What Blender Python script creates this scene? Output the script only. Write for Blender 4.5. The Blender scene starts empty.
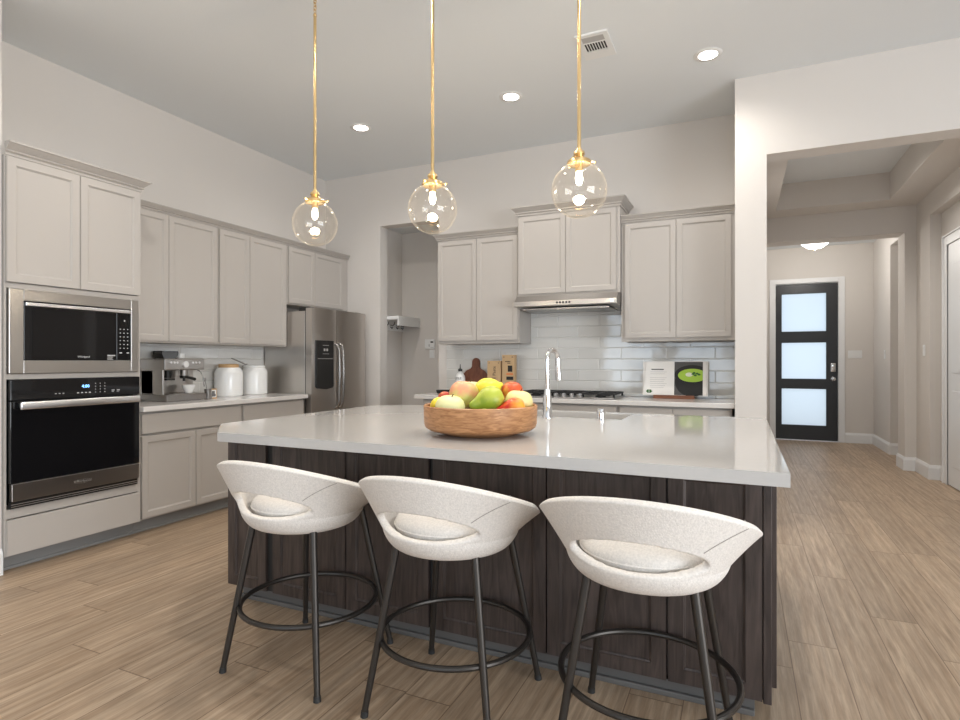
import bpy, bmesh, math, random
from mathutils import Vector, Matrix
random.seed(7)
S = bpy.context.scene
COL = S.collection
PI = math.pi

# ------------------------------------------------------------------ camera
cam_d = bpy.data.cameras.new('camera'); cam = bpy.data.objects.new('camera', cam_d); COL.objects.link(cam)
cam.location = (0, 0, 1.24); cam.rotation_euler = (math.radians(90), 0, math.radians(24.54))
cam_d.sensor_width = 36; cam_d.lens = 571.5/960*36; cam_d.shift_y = 1/960; cam_d.clip_start = .05
S.camera = cam

# ------------------------------------------------------------------ world, exposure
S.view_settings.view_transform = 'Standard'; S.view_settings.look = 'None'
S.view_settings.exposure = 0.0; S.view_settings.gamma = 1; S.view_settings.use_curve_mapping = False
W = bpy.data.worlds.new('world'); S.world = W; W.use_nodes = True
W.node_tree.nodes['Background'].inputs[0].default_value = (.80, .90, 1, 1)
W.node_tree.nodes['Background'].inputs[1].default_value = 1.0

def lamp(name, kind, loc, energy, color=(1, 1, 1), rot=(0, 0, 0), **k):
    d = bpy.data.lights.new(name, kind); d.energy = energy; d.color = color
    for a, b in k.items(): setattr(d, a, b)
    o = bpy.data.objects.new(name, d); COL.objects.link(o); o.location = loc; o.rotation_euler = rot
    return o
# daylight coming through the rear windows (outside the glass line) and the right-hand windows of the great room
lamp('daylight_rear', 'AREA', (-.3, -4.95, 1.6), 160, (.70, .85, 1), (math.radians(97), 0, 0), shape='RECTANGLE', size=8.4, size_y=3.0)
lamp('daylight_side', 'AREA', (5.35, -.6, 1.2), 390, (.90, .95, 1), (math.radians(112), 0, math.radians(90)), shape='RECTANGLE', size=5.0, size_y=2.6)
lamp('daylight_entry', 'AREA', (.93, 10.7, 1.3), 5, (.93, .97, 1), (math.radians(-90), 0, 0), shape='RECTANGLE', size=1.4, size_y=2.6)

# ------------------------------------------------------------------ materials
def mat(name, col, rough=.5, metal=0, spec=.5, noise=0, nscale=8, bump=0, bscale=60, aniso=0, emit=None, es=0, coat=0):
    m = bpy.data.materials.new(name); m.use_nodes = True; n = m.node_tree.nodes; l = m.node_tree.links
    p = n['Principled BSDF']
    p.inputs['Base Color'].default_value = (*col, 1); p.inputs['Roughness'].default_value = rough
    p.inputs['Metallic'].default_value = metal; p.inputs['Specular IOR Level'].default_value = spec
    p.inputs['Coat Weight'].default_value = coat
    tc = n.new('ShaderNodeTexCoord')
    if noise:
        t = n.new('ShaderNodeTexNoise'); t.inputs['Scale'].default_value = nscale; t.inputs['Detail'].default_value = 4
        l.new(tc.outputs['Object'], t.inputs['Vector'])
        mx = n.new('ShaderNodeMix'); mx.data_type = 'RGBA'
        mx.inputs[6].default_value = (*[c*(1-noise) for c in col], 1); mx.inputs[7].default_value = (*[min(1, c*(1+noise)) for c in col], 1)
        l.new(t.outputs['Fac'], mx.inputs[0]); l.new(mx.outputs[2], p.inputs['Base Color'])
    if bump:
        t = n.new('ShaderNodeTexNoise'); t.inputs['Scale'].default_value = bscale; t.inputs['Detail'].default_value = 3
        l.new(tc.outputs['Object'], t.inputs['Vector'])
        b = n.new('ShaderNodeBump'); b.inputs['Strength'].default_value = bump; b.inputs['Distance'].default_value = .002
        l.new(t.outputs['Fac'], b.inputs['Height']); l.new(b.outputs['Normal'], p.inputs['Normal'])
    if emit:
        p.inputs['Emission Color'].default_value = (*emit, 1); p.inputs['Emission Strength'].default_value = es
    return m

def wood(name, c1, c2, rough=.45, scale=(1.2, 14, 14), wave=6.0, bump=.1):
    m = bpy.data.materials.new(name); m.use_nodes = True; n = m.node_tree.nodes; l = m.node_tree.links
    p = n['Principled BSDF']; p.inputs['Roughness'].default_value = rough
    tc = n.new('ShaderNodeTexCoord'); mp = n.new('ShaderNodeMapping'); mp.inputs['Scale'].default_value = scale
    t = n.new('ShaderNodeTexNoise'); t.inputs['Scale'].default_value = wave; t.inputs['Detail'].default_value = 6; t.inputs['Distortion'].default_value = 1.2
    r = n.new('ShaderNodeValToRGB'); r.color_ramp.elements[0].position = .3; r.color_ramp.elements[1].position = .7
    r.color_ramp.elements[0].color = (*c1, 1); r.color_ramp.elements[1].color = (*c2, 1)
    l.new(tc.outputs['Object'], mp.inputs[0]); l.new(mp.outputs[0], t.inputs['Vector']); l.new(t.outputs['Fac'], r.inputs[0]); l.new(r.outputs[0], p.inputs['Base Color'])
    b = n.new('ShaderNodeBump'); b.inputs['Strength'].default_value = bump; b.inputs['Distance'].default_value = .002
    l.new(t.outputs['Fac'], b.inputs['Height']); l.new(b.outputs['Normal'], p.inputs['Normal'])
    return m

def floor_mat():
    m = bpy.data.materials.new('oak_planks'); m.use_nodes = True; n = m.node_tree.nodes; l = m.node_tree.links
    p = n['Principled BSDF']; p.inputs['Roughness'].default_value = .42; p.inputs['Specular IOR Level'].default_value = .4
    tc = n.new('ShaderNodeTexCoord'); sp = n.new('ShaderNodeSeparateXYZ'); l.new(tc.outputs['Object'], sp.inputs[0])
    def M(op, a, b=None, v=None):
        q = n.new('ShaderNodeMath'); q.operation = op
        l.new(a, q.inputs[0])
        if b is not None: l.new(b, q.inputs[1])
        if v is not None: q.inputs[1].default_value = v
        return q.outputs[0]
    px = M('DIVIDE', sp.outputs[0], v=.19); ix = M('FLOOR', px); fx = M('FRACT', px)
    wn = n.new('ShaderNodeTexWhiteNoise'); wn.noise_dimensions = '1D'; l.new(ix, wn.inputs['W'])
    off = M('MULTIPLY', wn.outputs['Value'], v=7.3)
    py = M('ADD', M('DIVIDE', sp.outputs[1], v=1.5), off); iy = M('FLOOR', py); fy = M('FRACT', py)
    cb = n.new('ShaderNodeCombineXYZ'); l.new(ix, cb.inputs[0]); l.new(iy, cb.inputs[1])
    w2 = n.new('ShaderNodeTexWhiteNoise'); w2.noise_dimensions = '2D'; l.new(cb.outputs[0], w2.inputs['Vector'])
    # grain
    c3 = n.new('ShaderNodeCombineXYZ')
    l.new(M('MULTIPLY', sp.outputs[0], v=15.0), c3.inputs[0]); l.new(M('MULTIPLY', sp.outputs[1], v=1.1), c3.inputs[1]); l.new(M('MULTIPLY', w2.outputs['Value'], v=40.), c3.inputs[2])
    g = n.new('ShaderNodeTexNoise'); g.inputs['Scale'].default_value = 1.5; g.inputs['Detail'].default_value = 8; g.inputs['Roughness'].default_value = .62; g.inputs['Distortion'].default_value = .9
    l.new(c3.outputs[0], g.inputs['Vector'])
    wv = n.new('ShaderNodeTexWave'); wv.bands_direction = 'X'; wv.inputs['Scale'].default_value = .45; wv.inputs['Distortion'].default_value = 14; wv.inputs['Detail'].default_value = 2; wv.inputs['Detail Scale'].default_value = .5
    l.new(c3.outputs[0], wv.inputs['Vector'])
    r = n.new('ShaderNodeValToRGB'); r.color_ramp.elements[0].position = .28; r.color_ramp.elements[1].position = .72
    r.color_ramp.elements[0].color = (.30, .205, .130, 1); r.color_ramp.elements[1].color = (.50, .38, .27, 1)
    gm = n.new('ShaderNodeMix'); gm.data_type = 'FLOAT'; gm.inputs[0].default_value = .12
    l.new(g.outputs['Fac'], gm.inputs[2]); l.new(wv.outputs['Fac'], gm.inputs[3]); l.new(gm.outputs[0], r.inputs[0])
    c4 = n.new('ShaderNodeCombineXYZ')
    l.new(M('MULTIPLY', sp.outputs[0], v=60.0), c4.inputs[0]); l.new(M('MULTIPLY', sp.outputs[1], v=3.0), c4.inputs[1]); l.new(M('MULTIPLY', w2.outputs['Value'], v=90.), c4.inputs[2])
    fg = n.new('ShaderNodeTexNoise'); fg.inputs['Scale'].default_value = 1.6; fg.inputs['Detail'].default_value = 4; fg.inputs['Roughness'].default_value = .7; l.new(c4.outputs[0], fg.inputs['Vector'])
    fm = n.new('ShaderNodeMix'); fm.data_type = 'RGBA'; fm.blend_type = 'MULTIPLY'; fm.inputs[0].default_value = 1
    fr_ = n.new('ShaderNodeMapRange'); fr_.inputs[1].default_value = .3; fr_.inputs[2].default_value = .7; fr_.inputs[3].default_value = .72; fr_.inputs[4].default_value = 1.18; l.new(fg.outputs['Fac'], fr_.inputs[0])
    l.new(r.outputs[0], fm.inputs[6]); l.new(fr_.outputs[0], fm.inputs[7])
    hs = n.new('ShaderNodeHueSaturation'); l.new(fm.outputs[2], hs.inputs['Color'])
    l.new(M('ADD', M('MULTIPLY', w2.outputs['Value'], v=.22), v=.89), hs.inputs['Value'])
    # seams
    ex = M('MINIMUM', fx, M('SUBTRACT', fx, v=1.0)); dx = M('MULTIPLY', M('MINIMUM', fx, M('ABSOLUTE', M('SUBTRACT', fx, v=1.0))), v=.19)
    dy = M('MULTIPLY', M('MINIMUM', fy, M('ABSOLUTE', M('SUBTRACT', fy, v=1.0))), v=1.25)
    seam = M('LESS_THAN', M('MINIMUM', dx, dy), v=.0021)
    mx = n.new('ShaderNodeMix'); mx.data_type = 'RGBA'; mx.inputs[7].default_value = (.16, .10, .06, 1)
    l.new(M('MULTIPLY', seam, v=.85), mx.inputs[0]); l.new(hs.outputs[0], mx.inputs[6]); l.new(mx.outputs[2], p.inputs['Base Color'])
    b = n.new('ShaderNodeBump'); b.inputs['Strength'].default_value = .15; b.inputs['Distance'].default_value = .002
    l.new(M('SUBTRACT', g.outputs['Fac'], seam), b.inputs['Height']); l.new(b.outputs['Normal'], p.inputs['Normal'])
    return m

def tile_mat(axis):
    m = bpy.data.materials.new('subway_tile'); m.use_nodes = True; n = m.node_tree.nodes; l = m.node_tree.links
    p = n['Principled BSDF']; p.inputs['Roughness'].default_value = .07; p.inputs['Specular IOR Level'].default_value = .95; p.inputs['Coat Weight'].default_value = .6; p.inputs['Coat Roughness'].default_value = .03
    tc = n.new('ShaderNodeTexCoord'); sp = n.new('ShaderNodeSeparateXYZ'); cb = n.new('ShaderNodeCombineXYZ')
    l.new(tc.outputs['Object'], sp.inputs[0]); l.new(sp.outputs[axis], cb.inputs[0]); l.new(sp.outputs[2], cb.inputs[1])
    def br(mort, smooth, c1, c2, cm):
        b = n.new('ShaderNodeTexBrick'); b.inputs['Scale'].default_value = 1; b.inputs['Brick Width'].default_value = .405; b.inputs['Row Height'].default_value = .105
        b.inputs['Mortar Size'].default_value = mort; b.inputs['Mortar Smooth'].default_value = smooth
        b.inputs['Color1'].default_value = c1; b.inputs['Color2'].default_value = c2; b.inputs['Mortar'].default_value = cm
        l.new(cb.outputs[0], b.inputs['Vector']); return b
    b1 = br(.0016, 0, (.66, .65, .62, 1), (.72, .71, .68, 1), (.84, .83, .80, 1)); l.new(b1.outputs['Color'], p.inputs['Base Color'])
    b2 = br(.007, 1, (0, 0, 0, 1), (1, 1, 1, 1), (.5, .5, .5, 1))
    # each tile is set at a slightly different tilt
    b3 = br(0, 0, (0, 0, 0, 1), (1, 1, 1, 1), (.5, .5, .5, 1))
    def mt(op, a, b, c=None):
        q = n.new('ShaderNodeMath'); q.operation = op
        for i, v in enumerate((a, b, c)):
            if v is None: continue
            if isinstance(v, (int, float)): q.inputs[i].default_value = v
            else: l.new(v, q.inputs[i])
        return q.outputs[0]
    rn = mt('SUBTRACT', b3.outputs['Color'], .5)
    rn2 = mt('SUBTRACT', mt('FRACT', mt('MULTIPLY', b3.outputs['Color'], 7.31), 0), .5)
    lin = mt('ADD', mt('MULTIPLY', mt('MULTIPLY', rn, sp.outputs[axis]), 7.0), mt('MULTIPLY', mt('MULTIPLY', rn2, sp.outputs[2]), 5.0))
    sn = n.new('ShaderNodeTexNoise'); sn.inputs['Scale'].default_value = 9; sn.inputs['Detail'].default_value = 0; l.new(cb.outputs[0], sn.inputs['Vector'])
    hgt = mt('ADD', mt('MULTIPLY', b2.outputs['Fac'], -1.0), mt('ADD', lin, mt('MULTIPLY', sn.outputs['Fac'], .5)))
    bp = n.new('ShaderNodeBump'); bp.inputs['Strength'].default_value = .6; bp.inputs['Distance'].default_value = .004
    l.new(hgt, bp.inputs['Height']); l.new(bp.outputs['Normal'], p.inputs['Normal'])
    rg = n.new('ShaderNodeMapRange'); l.new(b1.outputs['Fac'], rg.inputs[0]); rg.inputs[3].default_value = .07; rg.inputs[4].default_value = .6; l.new(rg.outputs[0], p.inputs['Roughness'])
    return m

def steel_mat(name, col=(.52, .50, .48), rough=.28, vertical=False):
    m = bpy.data.materials.new(name); m.use_nodes = True; n = m.node_tree.nodes; l = m.node_tree.links
    p = n['Principled BSDF']; p.inputs['Base Color'].default_value = (*col, 1); p.inputs['Metallic'].default_value = 1; p.inputs['Roughness'].default_value = rough
    tc = n.new('ShaderNodeTexCoord'); mp = n.new('ShaderNodeMapping'); mp.inputs['Scale'].default_value = (200, 200, 1.5) if vertical else (1.5, 1.5, 260)
    t = n.new('ShaderNodeTexNoise'); t.inputs['Scale'].default_value = 1; t.inputs['Detail'].default_value = 2
    l.new(tc.outputs['Object'], mp.inputs[0]); l.new(mp.outputs[0], t.inputs['Vector'])
    rg = n.new('ShaderNodeMapRange'); l.new(t.outputs['Fac'], rg.inputs[0]); rg.inputs[3].default_value = rough-.006; rg.inputs[4].default_value = rough+.006; l.new(rg.outputs[0], p.inputs['Roughness'])
    return m

def fruit_mat(name, c1, c2, axis=(0, 0, 1), lo=.35, hi=.65, speck=.5):
    m = bpy.data.materials.new(name); m.use_nodes = True; n = m.node_tree.nodes; l = m.node_tree.links
    p = n['Principled BSDF']; p.inputs['Roughness'].default_value = .38
    tc = n.new('ShaderNodeTexCoord'); d = n.new('ShaderNodeVectorMath'); d.operation = 'DOT_PRODUCT'; d.inputs[1].default_value = axis
    l.new(tc.outputs['Object'], d.inputs[0])
    t = n.new('ShaderNodeTexNoise'); t.inputs['Scale'].default_value = 22; t.inputs['Detail'].default_value = 4; l.new(tc.outputs['Object'], t.inputs['Vector'])
    a = n.new('ShaderNodeMath'); a.operation = 'MULTIPLY_ADD'; l.new(d.outputs['Value'], a.inputs[0]); a.inputs[1].default_value = 6.0
    b = n.new('ShaderNodeMath'); b.operation = 'MULTIPLY_ADD'; l.new(t.outputs['Fac'], b.inputs[0]); b.inputs[1].default_value = speck; b.inputs[2].default_value = .5-speck/2
    l.new(b.outputs[0], a.inputs[2])
    r = n.new('ShaderNodeValToRGB'); r.color_ramp.elements[0].position = lo; r.color_ramp.elements[1].position = hi
    r.color_ramp.elements[0].color = (*c1, 1); r.color_ramp.elements[1].color = (*c2, 1)
    l.new(a.outputs[0], r.inputs[0]); l.new(r.outputs[0], p.inputs['Base Color'])
    return m

def glass_mat(name, tint, gcol=(1, 1, 1), haze=.0):
    m = bpy.data.materials.new(name); m.use_nodes = True; n = m.node_tree.nodes; l = m.node_tree.links
    n.remove(n['Principled BSDF']); out = n['Material Output']
    tr = n.new('ShaderNodeBsdfTransparent'); tr.inputs[0].default_value = (*tint, 1)
    gl = n.new('ShaderNodeBsdfGlossy'); gl.inputs[0].default_value = (*gcol, 1); gl.inputs['Roughness'].default_value = 0
    df = n.new('ShaderNodeBsdfTranslucent'); df.inputs[0].default_value = (1, .88, .70, 1)  # warm translucence mixed in at the rim to imitate the bulb's glow
    lw = n.new('ShaderNodeLayerWeight'); lw.inputs['Blend'].default_value = .5
    def shape(p, k, c):
        pw = n.new('ShaderNodeMath'); pw.operation = 'POWER'; pw.inputs[1].default_value = p; l.new(lw.outputs['Facing'], pw.inputs[0])
        q = n.new('ShaderNodeMath'); q.operation = 'MULTIPLY_ADD'; q.inputs[1].default_value = k; q.inputs[2].default_value = c; l.new(pw.outputs[0], q.inputs[0]); return q.outputs[0]
    mx = n.new('ShaderNodeMixShader'); l.new(shape(3.5, .8, .05), mx.inputs[0]); l.new(tr.outputs[0], mx.inputs[1]); l.new(gl.outputs[0], mx.inputs[2])
    m2 = n.new('ShaderNodeMixShader'); l.new(shape(4.0, haze, haze*.06), m2.inputs[0]); l.new(mx.outputs[0], m2.inputs[1]); l.new(df.outputs[0], m2.inputs[2])
    l.new(m2.outputs[0], out.inputs[0])
    return m

def frosted_mat():
    m = bpy.data.materials.new('frosted_glass'); m.use_nodes = True; n = m.node_tree.nodes; l = m.node_tree.links
    n.remove(n['Principled BSDF']); out = n['Material Output']
    t = n.new('ShaderNodeBsdfTranslucent'); t.inputs[0].default_value = (.86, .90, .93, 1)
    g = n.new('ShaderNodeBsdfGlossy'); g.inputs['Roughness'].default_value = .3
    mx = n.new('ShaderNodeMixShader'); mx.inputs[0].default_value = .05
    l.new(t.outputs[0], mx.inputs[1]); l.new(g.outputs[0], mx.inputs[2]); l.new(mx.outputs[0], out.inputs[0])
    return m

M = dict(
    wall=mat('wall_paint', (.69, .65, .61), .85, spec=.25, bump=.25, bscale=120),
    ceil=mat('ceiling_paint', (.775, .80, .815), .9, spec=.2, bump=.3, bscale=90),
    trim=mat('trim_white', (.80, .80, .80), .4),
    cab=mat('cabinet_paint', (.465, .432, .400), .42, spec=.4, bump=.05, bscale=200),
    cabin=mat('cabinet_inside', (.10, .09, .085), .8),
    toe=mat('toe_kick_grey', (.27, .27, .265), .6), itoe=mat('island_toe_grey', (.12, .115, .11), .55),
    dark=wood('espresso_wood', (.030, .021, .018), (.082, .060, .052), .42, (10, 10, .9), 4.5, .12),
    quartz=mat('quartz', (.53, .515, .50), .07, spec=.55, noise=.03, nscale=60),
    bquartz=mat('quartz_counter', (.70, .675, .65), .12, spec=.5, noise=.03, nscale=60),
    tileb=tile_mat(0), tilel=tile_mat(1), floor=floor_mat(),
    steel=steel_mat('brushed_steel', (.46, .44, .42), .30), vsteel=steel_mat('brushed_steel_vertical', (.60, .57, .54), .33, True), chrome=mat('chrome', (.82, .82, .83), .05, 1),
    lsteel=mat('bright_steel', (.85, .85, .86), .32, 1),
    dsteel=steel_mat('dark_steel', (.34, .325, .315), .3),
    blackglass=mat('black_glass', (.006, .006, .007), .05, spec=.35),
    black=mat('black_plastic', (.015, .015, .015), .35), matteblack=mat('matte_black', (.02, .02, .02), .6),
    iron=mat('cast_iron', (.012, .012, .012), .55, bump=.2),
    fabric=mat('boucle_fabric', (.75, .71, .665), .95, spec=.15, noise=.22, nscale=150, bump=1, bscale=220),
    bronze=mat('dark_bronze', (.055, .049, .044), .38, .7),
    brass=mat('satin_brass', (.83, .60, .30), .26, 1),
    globe=glass_mat('amber_tinted_glass', (.99, .975, .95), (1, .97, .92), .035),
    bulb=mat('bulb_glow', (1, .95, .85), .3, emit=(1, .90, .74), es=28),
    lens=mat('lens_glow', (1, 1, 1), .3, emit=(1, .95, .88), es=22),
    dome=mat('dome_glow', (1, 1, 1), .4, emit=(1, .97, .92), es=3.2),
    white=mat('white_plastic', (.82, .82, .81), .35), ceramic=mat('white_ceramic', (.84, .84, .83), .12, spec=.55),
    frost=frosted_mat(), door=mat('black_door_paint', (.022, .022, .024), .38, bump=.1, bscale=50),
    wdoor=mat('white_door_paint', (.78, .79, .80), .4),
    bowl=wood('bowl_wood', (.30, .125, .045), (.56, .29, .13), .42, (3, 3, 16), 5, .12),
    lid=wood('lid_wood', (.52, .31, .14), (.66, .43, .22), .5), board=wood('board_wood', (.12, .035, .018), (.22, .08, .042), .45, (10, 10, 1)),
    kraft=mat('kraft_card', (.56, .38, .21), .8, noise=.05), orange=mat('orange_ink', (.72, .20, .05), .6), ink=mat('black_ink', (.012, .012, .012), .6),
    grey=mat('grey_ink', (.45, .44, .43), .7), paper=mat('paper', (.84, .82, .79), .6), soup=mat('soup_green', (.36, .58, .03), .4),
    darkpage=mat('dark_photo_page', (.075, .073, .072), .6), potgrey=mat('pot_black', (.006, .006, .006), .6), leaf=mat('leaf_green', (.02, .12, .01), .6), cream=mat('cream_swirl', (.78, .82, .62), .5),
    slate=mat('slate_grey_print', (.16, .16, .165), .5), stand=wood('stand_wood', (.16, .055, .025), (.26, .10, .05), .5),
    clock=mat('clock_blue', (.1, .3, .8), .4, emit=(.25, .55, 1), es=3), vent=mat('vent_white', (.80, .80, .79), .45), void=mat('vent_dark', (.03, .03, .03), .9),
    stem=mat('fruit_stem', (.10, .055, .02), .7), label=mat('label_white', (.8, .8, .78), .5), smoke=mat('smoked_plastic', (.03, .028, .025), .1, spec=.6),
    seamgrey=mat('seam_thread', (.33, .30, .27), .9),
    mark=mat('panel_marks', (.55, .55, .55), .5),
)

# ------------------------------------------------------------------ geometry helpers
class G:
    """collects shapes in world (or local) coordinates, linked as one mesh"""
    def __init__(s): s.bm = bmesh.new()
    def box(s, x0, x1, y0, y1, z0, z1, bev=0, seg=2):
        r = bmesh.ops.create_cube(s.bm, size=1)
        v = r['verts']
        for q in v: q.co = Vector(((x0+x1)/2+q.co.x*(x1-x0), (y0+y1)/2+q.co.y*(y1-y0), (z0+z1)/2+q.co.z*(z1-z0)))
        if bev:
            es = {e for q in v for e in q.link_edges}
            bmesh.ops.bevel(s.bm, geom=list(es), offset=bev, segments=seg, profile=.5, affect='EDGES')
        return s
    def cyl(s, p0, p1, r0, r1=None, seg=20, caps=True):
        r1 = r0 if r1 is None else r1
        p0, p1 = Vector(p0), Vector(p1); d = p1-p0
        R = d.to_track_quat('Z', 'Y').to_matrix().to_4x4()
        bmesh.ops.create_cone(s.bm, cap_ends=caps, segments=seg, radius1=r0, radius2=r1, depth=d.length, matrix=Matrix.Translation((p0+p1)/2) @ R)
        return s
    def sph(s, c, r, sc=(1, 1, 1), seg=24, ring=16, M0=None):
        bmesh.ops.create_uvsphere(s.bm, u_segments=seg, v_segments=ring, radius=r, matrix=Matrix.Translation(c) @ (M0 or Matrix()) @ Matrix.Diagonal((*sc, 1)))
        return s
    def tube(s, pts, r, seg=10, closed=False, caps=True):
        pts = [Vector(p) for p in pts]; n = len(pts); rings = []
        rr = r if isinstance(r, (list, tuple)) else [r]*n
        up = None
        for i, p in enumerate(pts):
            a = pts[(i-1) % n] if (closed or i > 0) else p
            b = pts[(i+1) % n] if (closed or i < n-1) else p
            t = (b-a).normalized()
            if up is None:
                up = Vector((0, 0, 1)) if abs(t.z) < .9 else Vector((1, 0, 0))
            x = t.cross(up).normalized(); up = x.cross(t).normalized()
            rings.append([s.bm.verts.new(p+x*math.cos(2*PI*k/seg)*rr[i]+up*math.sin(2*PI*k/seg)*rr[i]) for k in range(seg)])
        for i in range(n if closed else n-1):
            A, B = rings[i], rings[(i+1) % n]
            for k in range(seg): s.bm.faces.new((A[k], A[(k+1) % seg], B[(k+1) % seg], B[k]))
        if caps and not closed:
            s.bm.faces.new(rings[0]); s.bm.faces.new(rings[-1][::-1])
        return s
    def lathe(s, prof, c=(0, 0, 0), seg=32, tilt=None):
        c = Vector(c); rings = []
        T = tilt or Matrix()
        for r, z in prof:
            if r < 1e-6: rings.append([s.bm.verts.new(c+T @ Vector((0, 0, z)))])
            else: rings.append([s.bm.verts.new(c+T @ Vector((r*math.cos(2*PI*k/seg), r*math.sin(2*PI*k/seg), z))) for k in range(seg)])
        for A, B in zip(rings, rings[1:]):
            if len(A) == 1 and len(B) == 1: continue
            for k in range(seg):
                k2 = (k+1) % seg
                if len(A) == 1: s.bm.faces.new((A[0], B[k2], B[k]))
                elif len(B) == 1: s.bm.faces.new((A[k], A[k2], B[0]))
                else: s.bm.faces.new((A[k], A[k2], B[k2], B[k]))
        return s
    def poly(s, pts2, z0, z1, holes=(), M0=None):
        """extruded outline with holes; pts in the XY plane unless a matrix is given"""
        M0 = M0 or Matrix()
        bm = bmesh.new(); eds = []
        for L in [pts2]+list(holes):
            vs = [bm.verts.new((x, y, z0)) for x, y in L]
            for i in range(len(vs)): eds.append(bm.edges.new((vs[i], vs[(i+1) % len(vs)])))
        bmesh.ops.triangle_fill(bm, use_beauty=True, use_dissolve=False, edges=eds)
        r = bmesh.ops.extrude_face_region(bm, geom=bm.faces[:])
        for q in r['geom']:
            if isinstance(q, bmesh.types.BMVert): q.co.z = z1
        bmesh.ops.transform(bm, matrix=M0, verts=bm.verts)
        me = bpy.data.meshes.new('t'); bm.to_mesh(me); bm.free(); s.bm.from_mesh(me); bpy.data.meshes.remove(me)
        return s
    def sweep(s, path, prof, closed=False):
        """profile (outward, z) carried along an XY path with mitred corners; outward is to the right of travel"""
        P = [Vector(p) for p in path]; n = len(P); rings = []
        for i in range(n):
            d0 = (P[i]-P[i-1]).normalized() if i > 0 else None
            d1 = (P[i+1]-P[i]).normalized() if i < n-1 else None
            d0 = d0 or d1; d1 = d1 or d0
            n0 = Vector((d0.y, -d0.x)); n1 = Vector((d1.y, -d1.x)); m = n0+n1; m = m/ (m.dot(n0) if m.length else 1)
            rings.append([s.bm.verts.new((P[i].x+m.x*o, P[i].y+m.y*o, z)) for o, z in prof])
        k = len(prof)
        for A, B in zip(rings, rings[1:]):
            for j in range(k): s.bm.faces.new((A[j], A[(j+1) % k], B[(j+1) % k], B[j]))
        s.bm.faces.new(rings[0][::-1]); s.bm.faces.new(rings[-1])
        return s
    def door(s, face, pos, a0, a1, z0, z1, th=.02, fw=.058, dep=.009, flat=False):
        """a shaker door (or flat front): face '+x' or '-y'; pos is the front plane; a is the run along the wall"""
        bm = bmesh.new(); bmesh.ops.create_cube(bm, size=1)
        for v in bm.verts: v.co = Vector((a0+(v.co.x+.5)*(a1-a0), (v.co.y)*th, z0+(v.co.z+.5)*(z1-z0)))
        es = [e for e in bm.edges if all(v.co.y < 0 for v in e.verts)]
        bmesh.ops.bevel(bm, geom=es, offset=.0025, segments=2, affect='EDGES')
        if not flat:
            bm.faces.ensure_lookup_table(); bm.normal_update()
            f = max((f for f in bm.faces if f.normal.y < -.99), key=lambda f: f.calc_area())
            bmesh.ops.inset_region(bm, faces=[f], thickness=fw, depth=0)
            bmesh.ops.inset_region(bm, faces=[f], thickness=.002, depth=-.003)
            bmesh.ops.inset_region(bm, faces=[f], thickness=.009, depth=-(dep-.006))
            bmesh.ops.inset_region(bm, faces=[f], thickness=.001, depth=-.003)
        if face == '-y': T = Matrix.Translation((0, pos+th/2, 0))
        else: T = Matrix(((0, -1, 0, pos-th/2), (1, 0, 0, 0), (0, 0, 1, 0), (0, 0, 0, 1)))
        bmesh.ops.transform(bm, matrix=T, verts=bm.verts)
        me = bpy.data.meshes.new('t'); bm.to_mesh(me); bm.free(); s.bm.from_mesh(me); bpy.data.meshes.remove(me)
        return s
    def text(s, body, size, M0, depth=.0006, font_align='CENTER'):
        c = bpy.data.curves.new('t', 'FONT'); c.body = body; c.size = size; c.extrude = depth; c.align_x = font_align; c.align_y = 'CENTER'; c.resolution_u = 2
        o = bpy.data.objects.new('t', c); me = bpy.data.meshes.new_from_object(o); me.transform(M0)
        s.bm.from_mesh(me); bpy.data.objects.remove(o); bpy.data.curves.remove(c); bpy.data.meshes.remove(me)
        return s

def base_of(p):
    v = Vector((0, 0, 0))
    while p is not None: v = v+p.location; p = p.parent
    return v
def link(name, g, m, parent=None, loc=None, smooth=True, angle=35, local=False):
    """one mesh object; vertices are given in world coordinates unless local"""
    o_loc = Vector(loc) if loc is not None else Vector((0, 0, 0))
    if not local:
        sh = base_of(parent) if parent is not None else o_loc
        bmesh.ops.translate(g.bm, vec=-sh, verts=g.bm.verts)
    bmesh.ops.recalc_face_normals(g.bm, faces=g.bm.faces)
    me = bpy.data.meshes.new(name); g.bm.to_mesh(me); g.bm.free()
    if smooth:
        me.shade_smooth()
        try: me.set_sharp_from_angle(angle=math.radians(angle))
        except Exception: pass
    me.materials.append(M[m] if isinstance(m, str) else m)
    o = bpy.data.objects.new(name, me); COL.objects.link(o)
    if parent is not None: o.parent = parent
    else: o.location = o_loc
    return o
def tag(o, label, cat, group=None):
    o['label'] = label; o['category'] = cat
    if group: o['group'] = group
    return o
def thing(name, label, cat, loc, group=None):
    o = bpy.data.objects.new(name, None); COL.objects.link(o); o.location = loc; o.empty_display_size = .1
    return tag(o, label, cat, group)
def struct(name, g, m, parent=None, **k):
    o = link(name, g, m, parent, **k)
    if parent is None: o['kind'] = 'structure'
    return o
def dup(root, loc, label):
    r = root.copy(); COL.objects.link(r); r.location = loc; r['label'] = label
    for ch in list(root.children):
        c = ch.copy(); COL.objects.link(c); c.parent = r
        for q in list(ch.children):
            d = q.copy(); COL.objects.link(d); d.parent = c
    return r
RX90 = Matrix.Rotation(PI/2, 4, 'X')
def on_y(x, y, z, tilt=0):      # text upright facing -y
    return Matrix.Translation((x, y, z)) @ Matrix.Rotation(PI/2+tilt, 4, 'X')
def on_x(x, y, z):              # text upright facing +x
    return Matrix.Translation((x, y, z)) @ Matrix.Rotation(PI/2, 4, 'Z') @ RX90

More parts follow.
